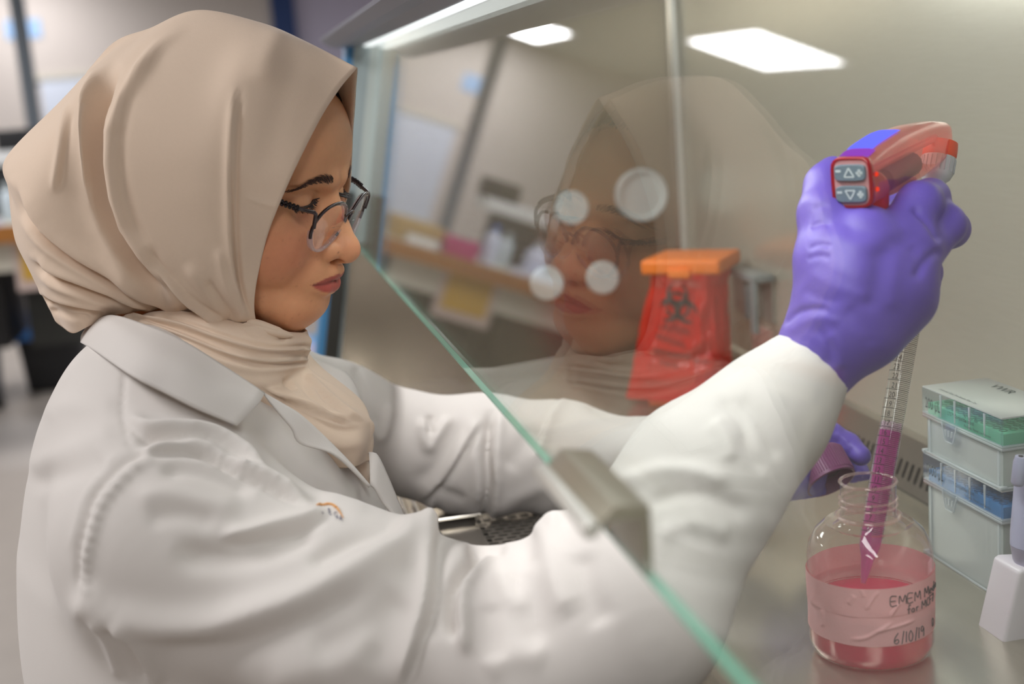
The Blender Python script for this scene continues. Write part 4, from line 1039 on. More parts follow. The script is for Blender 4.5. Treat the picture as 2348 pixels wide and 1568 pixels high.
ST = [([(1850,572),(1880,560),(1910,566)], -1.1, 7, 'g'), ([(1846,596),(1878,586),(1908,592)], -.8, 7, 'g'), ([(1856,522),(1885,512),(1908,517)], -1.1, 7, 'g'), ([(1862,480),(1885,472),(1902,476)], -.7, 6, 'g'),
      ([(1790,750),(1830,716),(1875,708),(1905,716)], -1.6, 8, 'g'), ([(1805,768),(1845,738),(1890,730),(1930,742)], 1.0, 11, 'g'), ([(1850,620),(1900,650),(1960,672),(2010,680)], .8, 16, 'g'), ([(1838,660),(1880,684),(1930,694)], -.8, 13, 'g'),
      ([(1900,520),(1960,560),(2040,540),(2100,500)], 1.2, 22, 'g'), ([(2088,470),(2130,510),(2160,560)], -3.0, 9, 'g'), ([(2020,560),(2010,640),(1990,720)], -1.2, 20, 'g'), ([(2060,560),(2050,640),(2040,720)], 1.0, 18, 'g'),
      ([(2165,575),(2130,590),(2100,640)], -1.6, 10, 'g'), ([(1895,760),(1925,800),(1930,850)], 1.2, 14, 'g'), ([(1865,745),(1900,790),(1905,850)], -1.4, 12, 'g'), ([(1940,700),(1990,760),(2000,800)], -1.0, 18, 'g'), ([(2085,560),(2105,600),(2100,650)], -1.0, 14, 'g')]
wc = atY(1832, 888, .803)
glove('right_glove', right, ST, ((.28, .72, 1.06), (.52, .90, 1.29)), wc, atY(1820, 905, .803)-atY(1885, 815, .803), 'purple nitrile glove gripping the pipette controller')
def left(f):
    P = Pp
    f.chain([P(1745, 1078, 1.035, .022), P(1800, 1075, 1.015, .024)], .01)
    f.chain([P(1800, 1060, 1.02, .022), P(1850, 1045, 1.02, .019)], .012)
    f.chain([P(1800, 1085, 1.02, .022), P(1845, 1095, 1.02, .018)], .012)
    # index lies over the cap, thumb under it, the rest curl behind
    f.chain([P(1850, 1022, 1.03, .0135), P(1905, 998, 1.03, .0108), P(1945, 1020, 1.02, .0100), P(1974, 1045, 1.005, .0088)], .005)
    f.chain([P(1855, 1045, 1.045, .0130), P(1925, 1035, 1.06, .0105), P(1965, 1075, 1.055, .0100), P(1975, 1095, 1.04, .0092)], .005)
    f.chain([P(1855, 1075, 1.05, .0125), P(1920, 1075, 1.065, .0102), P(1950, 1105, 1.05, .0096), P(1955, 1125, 1.035, .0088)], .005)
    f.chain([P(1845, 1100, 1.045, .0115), P(1890, 1110, 1.055, .0092), P(1915, 1128, 1.04, .0085), P(1920, 1140, 1.03, .008)], .005)
    f.chain([P(1815, 1102, 1.025, .0150), P(1846, 1130, 1.022, .0105), P(1893, 1143, 1.018, .0085)], .008)
ST2 = [([(1915,990),(1935,1005),(1955,1030)], 1.0, 6, 'g'), ([(1900,1000),(1925,1020)], -1.0, 5, 'g'), ([(1945,1010),(1950,1030),(1945,1045)], -.9, 5, 'g')]
glove('left_glove', left, ST2, ((.36, .96, .95), (.52, 1.10, 1.06)), atY(1752, 1078, 1.035), atY(1745, 1078, 1.035)-atY(1800, 1075, 1.015), 'purple nitrile glove holding the bottle cap')
# ================================================================== serological pipette and its controller
PT, PN = atY(1979, 1338, .815), atY(2146, 400, .885)                 # tip and nozzle
pax = (PN-PT); PL = np.linalg.norm(pax); pax /= PL
M_pip = clear('polystyrene', (.97, .97, .96), haze=.10, hazec=(.95, .95, .93))
M_medp = clear('pink medium in the pipette', (1.0, .26, .90), haze=.42, hazec=(.93, .07, .80), rough=.05)
pip = thing('serological_pipette', 'clear graduated pipette half full of pink medium, standing in the bottle', 'pipette', PT)
R0 = .0083
prof = [(.0018, 0), (.0026, .004), (.0052, .018), (.0079, .027), (R0, .031), (R0, PL-.045), (.0060, PL-.035), (.0046, PL-.025), (.0046, PL)]
MB().lathe(prof, PT, pax, 32).build('tube', M_pip, pip, smooth=True)
lev = None
for h in np.linspace(.02, PL-.05, 400):
    if proj(PT+pax*h)[1] < 990: lev = h; break
ml0 = None; hs = []
for yy in (833, 1133):                                               # mark 24 and mark 10
    for h in np.linspace(.02, PL, 2000):
        if proj(PT+pax*h)[1] < yy: hs.append(h); break
H24, H10 = hs; ML = (H24-H10)/14; H0 = H10-10*ML
MB().lathe([(.0012, .0005), (.0022, .004), (.0047, .018), (.0073, .027), (R0-.0009, .031), (R0-.0009, lev), (0, lev-.0015)], PT, pax, 28).build('liquid', M_medp, pip, smooth=True)
mb = MB(); q = np.array([0, 0, 0])
for a in np.linspace(0, 2*math.pi, 22)[:-1]:                         # froth above the liquid
    for k in range(3):
        c = PT+pax*(lev+.001+.0022*k+.0006*math.sin(5*a)); u = np.cross(pax, [0, 1, 0]); u /= np.linalg.norm(u); w = np.cross(pax, u)
        c = c+(u*math.cos(a+k)+w*math.sin(a+k))*(R0-.0021)
        mb.lathe([(0, -.0011), (.0008, -.0008), (.0011, 0), (.0008, .0008), (0, .0011)], c, pax, 6)
fo = mb.build('froth', clear('bubbles', (.98, .95, .97), haze=.35, hazec=(1, .93, .98)), pip, smooth=True); fo['kind'] = 'stuff'
tocam = CAM-(PT+pax*.2); e1 = np.cross(pax, tocam); e1 /= np.linalg.norm(e1); e2 = np.cross(e1, pax); 
if e2@tocam < 0: e2 = -e2
if (e1@RT) < 0: e1 = -e1
def onp(h, a, r=R0+.00012): return PT+pax*h+r*(e1*math.sin(a)+e2*math.cos(a))
mb = MB()
for k in range(0, int((PL-.05-H0)/ML*10)+1):
    h = H0+k*ML/10*1.0
    if h < .034 or k % 2: continue
    maj = k % 10 == 0
    a0, a1 = (-1.35, .10) if maj else (-.02, 1.25)
    if maj: a1 = .0
    wv = .00022 if maj else .00017
    aa = np.linspace(a0, a1, 9); 
    Vt = [onp(h+(-.0009*math.cos(a) if False else 0)-wv, a) for a in aa]+[onp(h+wv, a) for a in aa]
    mb.add(Vt, [(i, i+1, i+10, i+9) for i in range(8)])
    if maj:
        aa = np.linspace(0, 1.25, 9); Vt = [onp(h-wv, a) for a in aa]+[onp(h+wv, a) for a in aa]; mb.add(Vt, [(i, i+1, i+10, i+9) for i in range(8)])
gd = mb.build('graduation', M_ink, pip, recalc=False); gd['kind'] = 'stuff'
mb = MB()
for n in range(4, 27):
    h = H0+n*ML
    if h < .036 or h > PL-.05: continue
    Vt, Ft = text_mesh(str(n), .0058, .8); cx = Vt[:, 0].mean()
    mb.add([onp(h+.0008+v[1], (v[0]-cx)/R0-.42) for v in Vt], Ft)
nm = mb.build('numerals', M_ink, pip, recalc=False); nm['kind'] = 'stuff'

ctl = thing('pipette_controller', 'translucent pink pipette controller with grey arrow buttons in her right hand', 'pipette controller', atY(2030, 560, .835))
M_pink = clear('translucent pink shell', (1.0, .82, .80), haze=.30, hazec=(1.0, .64, .60), rough=.08)
M_rim = clear('red gasket', (.86, .15, .22), haze=.75, hazec=(.84, .10, .20))
B0, B1 = atY(1955, 418, .800), atY(2158, 318, .895)
bax = B1-B0; BL = np.linalg.norm(bax); bax /= BL
bs = np.cross(bax, [0, 0, 1]); bs /= np.linalg.norm(bs); bu = np.cross(bs, bax)
def sect(t, hw, up, dn, n=28, off=0, p=.45):
    a = np.linspace(0, 2*math.pi, n, endpoint=False); c = B0+bax*t*BL
    X = hw*np.sign(np.cos(a))*np.abs(np.cos(a))**p; Y = np.sign(np.sin(a))*np.abs(np.sin(a))**p; Y = np.where(Y > 0, Y*up, Y*dn)
    return c+X[:, None]*bs+(Y+off)[:, None]*bu
TS = np.linspace(0, 1, 26)
hw = np.interp(TS, [0, .04, .3, .7, .94, 1], [.0125, .0138, .0145, .0130, .0108, .0085])
upv = np.interp(TS, [0, .04, .15, .35, .6, .8, .95, 1], [.0150, .0165, .0200, .0225, .0215, .0185, .0140, .011])
dnv = np.interp(TS, [0, .04, .3, .6, .95, 1], [.0150, .0165, .0180, .0170, .0125, .010])
P = np.array([sect(t, a, b, c) for t, a, b, c in zip(TS, hw, upv, dnv)])
sh_ = grid('shell', P, M_pink, ctl, cv=True)
mesh('end_panel', np.vstack([P[-1].mean(0), P[-1]]), [(0, i+1, (i+1) % 28+1) for i in range(28)], M_pink, ctl, True)
G = [sect(t, a, b, b, p=.4) for t, a, b in ((-.012, .0120, .0150), (-.02, .0137, .0167), (.012, .0142, .0172), (.02, .0132, .0162))]
grid('gasket', np.array(G), M_rim, ctl, cv=True, cu=True)
# back plate carrying two buttons
bp = sect(-.010, .0126, .0154, .0154, p=.4); fp = mesh('face_plate', np.vstack([bp.mean(0), bp]), [(0, (i+1) % 28+1, i+1) for i in range(28)], mat('pale pink plate', (206, 150, 150), .3), ctl)
M_btn = mat('grey rubber button', (112, 128, 138), .5); M_mark = mat('pale print', (206, 214, 214), .5)
def face(x, y, z): return B0-bax*(.010*BL+z)+bs*x+bu*y
sgn = 1 if (bs@RT) > 0 else -1
for k, (yc, up) in enumerate(((.0070, 1), (-.0072, -1))):
    mb = MB(); hwb, hh = .0108, .0054
    lay = []
    for z, s in ((0, 1), (.0020, 1), (.0026, .93)):
        a = np.linspace(0, 2*math.pi, 24, endpoint=False)
        lay.append([face(hwb*s*np.sign(math.cos(q))*abs(math.cos(q))**.4, yc+hh*s*np.sign(math.sin(q))*abs(math.sin(q))**.4, z) for q in a])
    lay = np.array(lay); Vb = lay.reshape(-1, 3); Fb = [(i*24+j, i*24+(j+1) % 24, (i+1)*24+(j+1) % 24, (i+1)*24+j) for i in range(2) for j in range(24)]+[tuple(range(48, 72))]
    b = MB().add(Vb, Fb).build('button', M_btn, ctl)
    mk = MB(); z = .0029
    def bar(x0, y0, x1, y1, w):
        d = np.array([x1-x0, y1-y0]); n = np.array([-d[1], d[0]])/np.hypot(*d)*w/2
        mk.add([face(sgn*(x0+n[0]), yc+y0+n[1], z), face(sgn*(x1+n[0]), yc+y1+n[1], z), face(sgn*(x1-n[0]), yc+y1-n[1], z), face(sgn*(x0-n[0]), yc+y0-n[1], z)], [(0, 1, 2, 3)])
    bar(-.0095, .0014, -.0058, .0014, .0016)
    T = [(-.0036, -.0026*up), (.0032, -.0026*up), (-.0002, .0034*up)]
    for i in range(3): bar(*T[i], *T[(i+1) % 3], .0010)
    bar(.0048, 0, .0092, 0, .0019); bar(.0070, -.0024, .0070, .0024, .0019)
    mk.build('symbol', M_mark, b, recalc=False)
# lit blue display in the top, red leds
def top(t, s, lift): 
    u_ = float(np.interp(t, TS, upv)); a = float(np.interp(t, TS, hw)); return B0+bax*t*BL+bs*sgn*(-a*.85+s*1.7*a)+bu*(u_*(1-.10*(2*s-1)**4)+lift)
D = [[top(t, s, .0012) for s in np.linspace(.08, .86, 8)] for t in np.linspace(.10, .40, 8)]
grid('display', np.array(D), emit('blue display', (92, 96, 255), 1.6), ctl)
D = [[top(t, s, .0010) for s in np.linspace(.0, .95, 8)] for t in np.linspace(.02, .10, 4)]
grid('display_edge', np.array(D), emit('violet glow', (196, 90, 255), .55), ctl)
for zoff in (.004, -.006):
    MB().lathe([(0, .0016), (.0013, .0012), (.0017, 0), (0, 0)], B0+bax*.04*BL+bs*sgn*.0138+bu*zoff, bs*sgn, 10).build('indicator', emit('red led', (255, 60, 30), .9), ctl, smooth=True)
# inner mechanics and handle inside the fist
mb = MB(); mb.tube([B0+bax*.30*BL-bu*.009, B0+bax*.62*BL-bu*.007], .0088, 14); mb.build('motor', mat('dark violet motor', (60, 26, 92), .4), ctl, smooth=True)
MB().tube([B0+bax*.12*BL+bu*.002, B0+bax*.92*BL+bu*.003], .0030, 10).build('air_tube', clear('pink tube', (1, .8, .8), haze=.5, hazec=(.96, .76, .74)), ctl, smooth=True)
f = Field((.30, .76, 1.08), (.54, .93, 1.30), .0022)
f.chain([(B0+bax*.16*BL-bu*.010, .0135), Pp(1985, 520, .832, .0150), Pp(2020, 640, .845, .0145), Pp(2035, 740, .850, .0125)], .008)
V, F = f.surf(); mesh('handle', relax(V, F, 2), F, clear('pink handle', (.98, .45, .45), haze=.5, hazec=(.92, .38, .40)), ctl, True)
MB().lathe([(0, .002), (.0118, .002), (.0124, -.003), (.0124, -.008), (.0116, -.0095), (0, -.0095)], PN+pax*.0225, pax, 28).build('nose_ring', mat('orange silicone', (244, 92, 54), .4), ctl, smooth=True)
mb = MB().lathe([(.0122, .013), (.0122, .001), (.0105, -.003), (.0072, -.006), (.0058, -.008), (.0058, -.016), (0, -.016)], PN, pax, 28); mb.build('nose_cone', mat('white nose cone', (206, 208, 210), .4), ctl, smooth=True)
mb = MB()
for k in range(22):
    a = 2*math.pi*k/22; d = e1*math.cos(a)+e2*math.sin(a); mb.tube([PN+d*.0123+pax*.0015, PN+d*.0123+pax*.012], .0005, 5)
mb.build('grip_ribs', mat('white nose cone ribs', (190, 192, 196), .4), ctl, smooth=True)

# ================================================================== media bottle
bx, by = .407, .8167; BR = .0437
def zpix(y, x=bx, yy=by):
    lo, hi = .8, 1.3
    for _ in range(40):
        m = (lo+hi)/2
        if proj((x, yy, m))[1] > y: lo = m
        else: hi = m
    return lo
zm = zpix(1103); zsh = zpix(1232); zring = zpix(1180)
mbt = thing('media_bottle', 'open clear bottle of pink culture medium wrapped in pink tape', 'bottle', (bx, by, WZ))
M_pet = clear('clear bottle plastic', (.985, .98, .98), haze=.03, hazec=(1, .96, .95))
NR = .0192
bodyp = [(0, .0015), (.036, .0012), (.0415, .004), (BR, .011), (BR, zsh-WZ-.012), (BR*.97, zsh-WZ-.003), (BR*.86, zsh-WZ+.006), (BR*.70, zsh-WZ+.0125), (NR+.006, zring-WZ-.008), (NR+.001, zring-WZ-.004), (NR, zring-WZ+.002), (NR, zm-WZ)]
MB().lathe(bodyp, (bx, by, WZ), n=72).build('shell', M_pet, mbt, smooth=True)
M_pet2 = clear('bottle neck plastic', (.98, .95, .94), haze=.16, hazec=(1, .90, .87))
def torus(mb, z, R, r, n=56):
    Vt = []
    for k in range(n):
        a = 2*math.pi*k/n
        for j in range(8): b = 2*math.pi*j/8; Vt.append((bx+(R+r*math.cos(b))*math.cos(a), by+(R+r*math.cos(b))*math.sin(a), z+r*.8*math.sin(b)))
    mb.add(Vt, [(k*8+j, ((k+1) % n)*8+j, ((k+1) % n)*8+(j+1) % 8, k*8+(j+1) % 8) for k in range(n) for j in range(8)])
mb = MB(); torus(mb, zm, NR, .0014); mb.build('lip', M_pet2, mbt, smooth=True)
mb = MB(); torus(mb, zpix(1141), NR+.0004, .0011); torus(mb, zpix(1155), NR+.0004, .0011); mb.build('screw_thread', M_pet2, mbt, smooth=True)
mb = MB(); torus(mb, zring, NR+.0022, .0018); mb.build('neck_ring', M_pet2, mbt, smooth=True)
zl = zpix(1372)                                                       # liquid level behind the tape
M_med = clear('pink medium', (1.0, .05, .46), haze=.74, hazec=(1.0, .0, .43), rough=.03)
LR = BR-.0006
sw = []
for rr_ in np.linspace(0, LR, 10):
    sw.append([(bx+rr_*math.cos(a), by+rr_*math.sin(a), zl+.0007*math.sin(3*a+rr_*300)*(rr_/LR)*(1-rr_/LR)*3+.0012*math.exp(-((rr_-.008)/.004)**2)) for a in np.linspace(0, 2*math.pi, 48, endpoint=False)])
low = [[(bx+r_*math.cos(a), by+r_*math.sin(a), WZ+h) for a in np.linspace(0, 2*math.pi, 48, endpoint=False)] for r_, h in ((LR, .030), (LR, .0115), (.0405, .0045), (.036, .0018), (0, .0018))]
grid('liquid', np.array(sw+low), M_med, mbt, cv=True)
# two overlapping bands of tape, front and back alike
M_tape = mat('pink masking tape', (252, 196, 196), .6, noise=.04, nscale=300, bump=.1, bscale=700)
translucent(M_tape, (255, 160, 150), .22)
def cylp(a, z, r): return (bx+r*math.sin(a), by-r*math.cos(a), z)
acam = math.atan2(0-bx, -(0-by))
acam = math.atan2(-bx, by)                                           # direction of the camera round the bottle
acam = math.atan2((CAM[0]-bx), -(CAM[1]-by))
zt = lambda y: zpix(y)+0.0
def front_z(y):
    lo, hi = .85, 1.1
    p = (bx+BR*math.sin(acam), by-BR*math.cos(acam))
    for _ in range(40):
        m = (lo+hi)/2
        if proj((*p, m))[1] > y: lo = m
        else: hi = m
    return lo
z_top, z_mid, z_bot = front_z(1350), front_z(1415), front_z(1483)
r3 = np.random.default_rng(11)
def band(name, za, zb, r, tilt, seed, par):
    rg = np.random.default_rng(seed); n, m = 120, 12; ph = rg.uniform(0, 6, 4); Pb = []
    for j in range(m):
        t = j/(m-1); row = []
        for i in range(n):
            a = 2*math.pi*i/n; z = zb+(za-zb)*t+tilt*math.sin(a-acam)
            w = 0.0
            row.append(cylp(a, z, r+.00012*math.sin(9*a+ph[0]+5*t)))
        Pb.append(row)
    return np.array(Pb)
def wrinkle(Pb, lst):
    Q = Pb.reshape(-1, 3); q = proj(Q); c = np.array([bx, by]); d = Q[:, :2]-c; L = np.linalg.norm(d, axis=1)[:, None]
    fr = (d[:, 0]*math.sin(acam)-d[:, 1]*math.cos(acam)) > 0; add = np.zeros(len(Q))
    for pts, amp, w in lst:
        dist, _, t = seg_dist(q, bspl(np.array(pts, float), 14)); add += fr*amp*.001*np.exp(-(dist/w)**2)*np.clip(np.minimum(t, 1-t)/.15, 0, 1)
    Q = Q.copy(); Q[:, :2] = c+d*(1+add[:, None]/L); return Q.reshape(Pb.shape)
WR = [([(1948,1465),(1985,1462),(2025,1440),(2050,1425)], 1.0, 4), ([(2010,1448),(2060,1435),(2100,1420)], .9, 3.5), ([(2040,1415),(2050,1400),(2065,1380)], .8, 4), ([(1985,1400),(2000,1375),(2015,1355)], .8, 4), ([(1945,1385),(1960,1365)], .8, 6), ([(1885,1395),(1888,1420),(1886,1438)], .8, 4), ([(1975,1350),(1982,1370)], .6, 4)]
def fine(Pb):                                                         # denser rows for creases
    n = Pb.shape[1]; t = np.linspace(0, Pb.shape[0]-1, 40); i = np.clip(t.astype(int), 0, Pb.shape[0]-2); fr_ = (t-i)[:, None, None]
    A = Pb[i]*(1-fr_)+Pb[i+1]*fr_
    u = np.linspace(0, n, 420, endpoint=False); j = u.astype(int); g = (u-j)[None, :, None]
    return A[:, j % n]*(1-g)+A[:, (j+1) % n]*g
b2 = grid('tape_band', wrinkle(fine(band('b', z_mid+.004, z_bot, BR+.0004, .0008, 2, mbt)), WR), M_tape, mbt, cv=True)
b1 = grid('tape_band', wrinkle(fine(band('a', z_top, z_mid, BR+.0009, .0012, 1, mbt)), WR), M_tape, mbt, cv=True)
# handwriting in pen strokes, wrapped on the tape
GL = {'E': [[(.6,1),(0,1),(0,0),(.62,0)], [(0,.5),(.5,.5)]], 'M': [[(0,0),(.08,1),(.4,.3),(.72,1),(.82,0)]], 'e': [[(.05,.28),(.45,.3),(.4,.5),(.15,.5),(.02,.25),(.15,.02),(.45,.06)]],
      'd': [[(.45,.45),(.2,.5),(.02,.25),(.15,.02),(.4,.08),(.48,1),(.44,.2),(.52,0)]], 'i': [[(.05,.5),(.08,0)], [(.05,.7),(.07,.73)]], 'a': [[(.42,.42),(.2,.5),(.02,.25),(.15,.02),(.36,.1),(.42,.46),(.42,.1),(.52,0)]],
      'f': [[(.45,.95),(.25,1),(.18,.7),(.18,-.1)], [(0,.5),(.42,.52)]], 'o': [[(.2,.5),(.02,.28),(.15,0),(.38,.1),(.4,.4),(.2,.5)]], 'r': [[(.05,.5),(.08,0)], [(.07,.35),(.22,.5),(.38,.45)]],
      'C': [[(.5,.9),(.25,1),(.03,.55),(.15,.05),(.5,.08)]], 'F': [[(.55,1),(.02,1),(.02,0)], [(.02,.55),(.42,.55)]], '7': [[(0,.95),(.5,1),(.2,0)], [(.1,.5),(.42,.52)]], 'D': [[(.02,0),(.02,1),(.35,.9),(.48,.5),(.3,.05),(.02,0)]],
      '6': [[(.4,1),(.1,.55),(.05,.15),(.25,0),(.45,.2),(.3,.42),(.06,.25)]], '/': [[(.25,1.1),(.05,-.1)]], '1': [[(.12,1),(.08,0)]], '0': [[(.25,1),(.05,.6),(.12,.05),(.35,.05),(.45,.55),(.25,1)]], '9': [[(.42,.8),(.2,1),(.05,.72),(.2,.5),(.42,.75),(.4,0)]], ' ': []}
ADV = {'M': 1.0, 'E': .85, 'i': .3, '/': .38, '1': .32, ' ': .45, 'r': .52, 'f': .58}
def write(txt, a0, z0, size, slope, r):
    x = 0
    for ch in txt:
        for st in GL[ch]:
            P_ = bspl([(x+u_, v_) for u_, v_ in st], max(6, 5*len(st))) if len(st) > 2 else np.array([(x+u_, v_) for u_, v_ in st])
            pts = [cylp(a0+p[0]*size/BR, z0+p[1]*size+slope*p[0]*size, r) for p in P_]
            pen.tube(pts, .00034, 5)
        x += ADV.get(ch, .68)
def ang_at(px):                                                       # angle on the bottle seen at a given column
    aa = np.linspace(acam-1.5, acam+1.5, 600); q = np.array([proj(cylp(a, z_top-.008, BR))[0] for a in aa]); return aa[np.argmin(abs(q-px))]
pen = MB()
def z_at(a, y):
    lo, hi = .88, 1.05
    for _ in range(40):
        m = (lo+hi)/2
        if proj(cylp(a, m, BR))[1] > y: lo = m
        else: hi = m
    return lo
aE = ang_at(2041); write('EMEM Media', aE, z_at(aE, 1388), .0066, .02, BR+.0012)
aF = ang_at(2078); write('for MCF7', aF, z_at(aF, 1405), .0056, .02, BR+.0012)
aD = ang_at(2133); write('D', aD, z_at(aD, 1435), .0055, .0, BR+.0012)
a6 = ang_at(2047); write('6/10/19', a6, z_at(a6, 1476), .0078, .02, BR+.0008)
pen.build('handwriting', M_ink, b1, smooth=True, recalc=False)

# ================================================================== ribbed cap in her left hand
cc = atY(1893, 1082, 1.005)
cax = HR[:, 1]*0+np.array([.10, -.62, -.55]); cax /= np.linalg.norm(cax)        # the open end looks down towards the camera
cap = thing('bottle_cap', 'plum coloured ribbed screw cap held upside down in her left hand', 'bottle cap', cc)
M_cap = mat('plum plastic', (122, 62, 104), .4)
CR, CH = .0222, .027
cb = cc-cax*CH*.6
MB().lathe([(0, 0), (CR*.94, 0), (CR, .0018), (CR, CH), (CR-.0016, CH+.0006), (CR-.0022, CH-.001), (CR-.0022, .002), (0, .002)], cb, cax, 56).build('cap_shell', M_cap, cap, smooth=True)
mb = MB(); a_ = np.cross(cax, [0, 0, 1]); a_ /= np.linalg.norm(a_); b_ = np.cross(cax, a_)
for k in range(60):
    t_ = 2*math.pi*k/60; d = a_*math.cos(t_)+b_*math.sin(t_); mb.tube([cb+d*(CR+.0001)+cax*.002, cb+d*(CR+.0001)+cax*(CH-.003)], .00055, 5)
mb.build('grip_ribs', M_cap, cap, smooth=True)
mb = MB()
th_ = np.linspace(0, 4.4*math.pi, 120); mb.tube([cb+(a_*math.cos(t)+b_*math.sin(t))*(CR-.0027)+cax*(.007+.011*t/th_[-1]) for t in th_], .0007, 6)
mb.build('inner_thread', mat('plum plastic inside', (84, 52, 78), .4), cap, smooth=True)
mesh('liner', [cb+cax*.0026+(a_*math.cos(t)+b_*math.sin(t))*(CR-.003) for t in np.linspace(0, 2*math.pi, 40, endpoint=False)], [tuple(range(40))], mat('dark liner', (52, 40, 52), .5), cap)
# ================================================================== two stacked pipette tip boxes
M_pp = clear('translucent polypropylene', (.97, .985, .98), haze=.55, hazec=(.99, 1.0, .99), rough=.12)
M_lidp = clear('clear lid', (.97, .98, .99), haze=.06, hazec=(.90, .94, .96), rough=.06)
M_top = clear('frosted lid top', (.97, .98, .98), haze=.80, hazec=(.93, .94, .93), rough=.2)
M_rib = clear('moulded edge', (.97, .98, .98), haze=.66, hazec=(.95, .97, .97))
M_tip = clear('tip plastic', (.98, .99, .985), haze=.75, hazec=(1, 1, .99), rough=.15)
M_txt = mat('grey print', (58, 70, 70), .6)
c0, c1 = atZ(2312, 1372, WZ), atX(2126, 1275, .54)                    # near and far lower corners of the side facing her
TBX = .537
y0t, y1t = .858, .976
def tipbox(name, label, zb, zj, zt, rackc, word, lines, grp, tipc):
    t = thing(name, label, 'tip box', (TBX+.04, .917, zb), grp)
    x0, x1, y0, y1 = TBX, TBX+.060, y0t, y1t; rk = mat(word+' rack', rackc, .45)
    # base: four thin walls with a foot rim
    mb = MB(); th = .0014
    for lo, hi in (((x0+.003, y0+.003), (x0+.003+th, y1-.003)), ((x1-.003-th, y0+.003), (x1-.003, y1-.003)), ((x0+.003, y0+.003), (x1-.003, y0+.003+th)), ((x0+.003, y1-.003-th), (x1-.003, y1-.003))):
        mb.box((*lo, zb), (*hi, zj))
    mb.box((x0+.003, y0+.003, zb), (x1-.003, y1-.003, zb+th)); mb.build('base', M_pp, t)
    for zz_, hh in ((zb, .0016), (zj-.0022, .0022), (zj+.0002, .0018)):
        mb = MB(); o_ = np.array([(x0, y0), (x1, y0), (x1, y1), (x0, y1)]); i_ = np.array([(x0+.0022, y0+.0022), (x1-.0022, y0+.0022), (x1-.0022, y1-.0022), (x0+.0022, y1-.0022)])
        Vr = [(*p, z_) for z_ in (zz_, zz_+hh) for ring in (o_, i_) for p in ring]
        mb.add(Vr, [f_ for k in range(4) for f_ in ((k, (k+1) % 4, 8+(k+1) % 4, 8+k), (4+k, 12+k, 12+(k+1) % 4, 4+(k+1) % 4), (8+k, 8+(k+1) % 4, 12+(k+1) % 4, 12+k), (k, 4+k, 4+(k+1) % 4, (k+1) % 4))])
        mb.build('rim', M_rib, t, bevel=.0003, seg=1)
    for yy in (y0+.008, y1-.008):
        MB().box((x0+.0018, yy-.0012, zb), (x0+.0046, yy+.0012, zj-.002)).build('corner_rib', M_rib, t)
    for k in range(2):
        MB().box((x0-.001, (y0, y1-.004)[k], zb-.0002), (x0+.005, (y0+.004, y1)[k], zb+.0026)).build('foot', M_rib, t, bevel=.0006)
    mb = MB()
    for k in range(12): yy = y0+.012+k*.0081; mb.tube([(x0+.0062, yy, zj-.003), (x0+.0062, yy, zb+(zj-zb)*.35), (x0+.0062, yy, zb+.004)], [.0030, .0024, .0012], 8)
    for k in range(5): xx = x0+.012+k*.0090; mb.tube([(xx, y0+.0062, zj-.003), (xx, y0+.0062, zb+.004)], [.0030, .0012], 8)
    tp = mb.build('tips', M_tip, t, smooth=True); tp['kind'] = 'stuff'
    # coloured rack with its holes
    rz = zj+.0105
    rko = MB().box((x0+.0032, y0+.0032, zj-.001), (x1-.0032, y1-.0032, rz)).build('rack', rk, t, bevel=.0012)
    mb = MB()
    for i in range(6):
        for j in range(12): mb.lathe([(.0030, 0), (.0034, .0005), (.0026, .0006), (.0022, -.0006), (0, -.0006)], (x0+.0085+i*.0086, y0+.0118+j*.0086, rz), n=10)
    hl = mb.build('rack_holes', mat(word+' rack holes', tuple(v*.80 for v in rackc), .5), t, smooth=True, recalc=False); hl['kind'] = 'stuff'
    # lid
    mb = MB()
    for lo, hi in (((x0, y0), (x0+.0012, y1)), ((x1-.0012, y0), (x1, y1)), ((x0, y0), (x1, y0+.0012)), ((x0, y1-.0012), (x1, y1))): mb.box((*lo, zj+.002), (*hi, zt-.0015))
    lid = mb.build('lid', M_lidp, t)
    MB().box((x0, y0, zt-.0016), (x1, y1, zt)).build('lid_top', M_top, lid, bevel=.0012)
    mb = MB()
    for k in range(4):
        yy = y1-.030-k*.0215; mb.prism([(yy-.0012, zt-.002), (yy+.0012, zt-.002), (yy+.0002, zj+.004), (yy-.0002, zj+.004)], x0-.0006, x0+.0004, ax=0)
    mb.build('lid_rib', M_rib, lid)
    # snap latch
    ym = y1-.045
    lt = MB().prism([(ym-.0115, zj+.0020), (ym+.0115, zj+.0020), (ym+.0065, zj-.0125), (ym+.0055, zj-.0135), (ym-.0055, zj-.0135), (ym-.0065, zj-.0125)], x0-.0016, x0-.0004, ax=0).build('latch', M_lidp, t, bevel=.0004)
    mb = MB(); mb.tube([(x0-.0018, ym+.0112, zj+.0018), (x0-.0018, ym+.0064, zj-.012), (x0-.0018, ym+.005, zj-.0134), (x0-.0018, ym-.005, zj-.0134), (x0-.0018, ym-.0064, zj-.012), (x0-.0018, ym-.0112, zj+.0018)], .0005, 6)
    for dx in (-.005, 0, .005): mb.tube([(x0-.0018, ym+dx, zj-.0035), (x0-.0018, ym+dx*.8, zj-.0085)], .0008, 6)
    mb.build('latch_ridge', M_rib, lt, smooth=True)
    # print on the lid
    mb = MB()
    def wr(s, y, z, size, sx=.8):
        Vt, Ft = text_mesh(s, size, sx); mb.add(put(Vt, (x0-.0003, y, z), (0, -1, 0), (0, 0, 1), lift=.0003), Ft)
    wr(word, y1-.0060, zt-.0170, .0128, .66); 
    for s_, yy, zz_, sz, sx in lines: wr(s_, y1-yy, zt-zz_, sz, sx)
    mb.build('lettering', M_txt, lid, recalc=False); return t, lid, (x0, x1, y0, y1)
ZA, ZB_, ZC, ZD, ZE = WZ, .9645, .9895, 1.0225, 1.0468
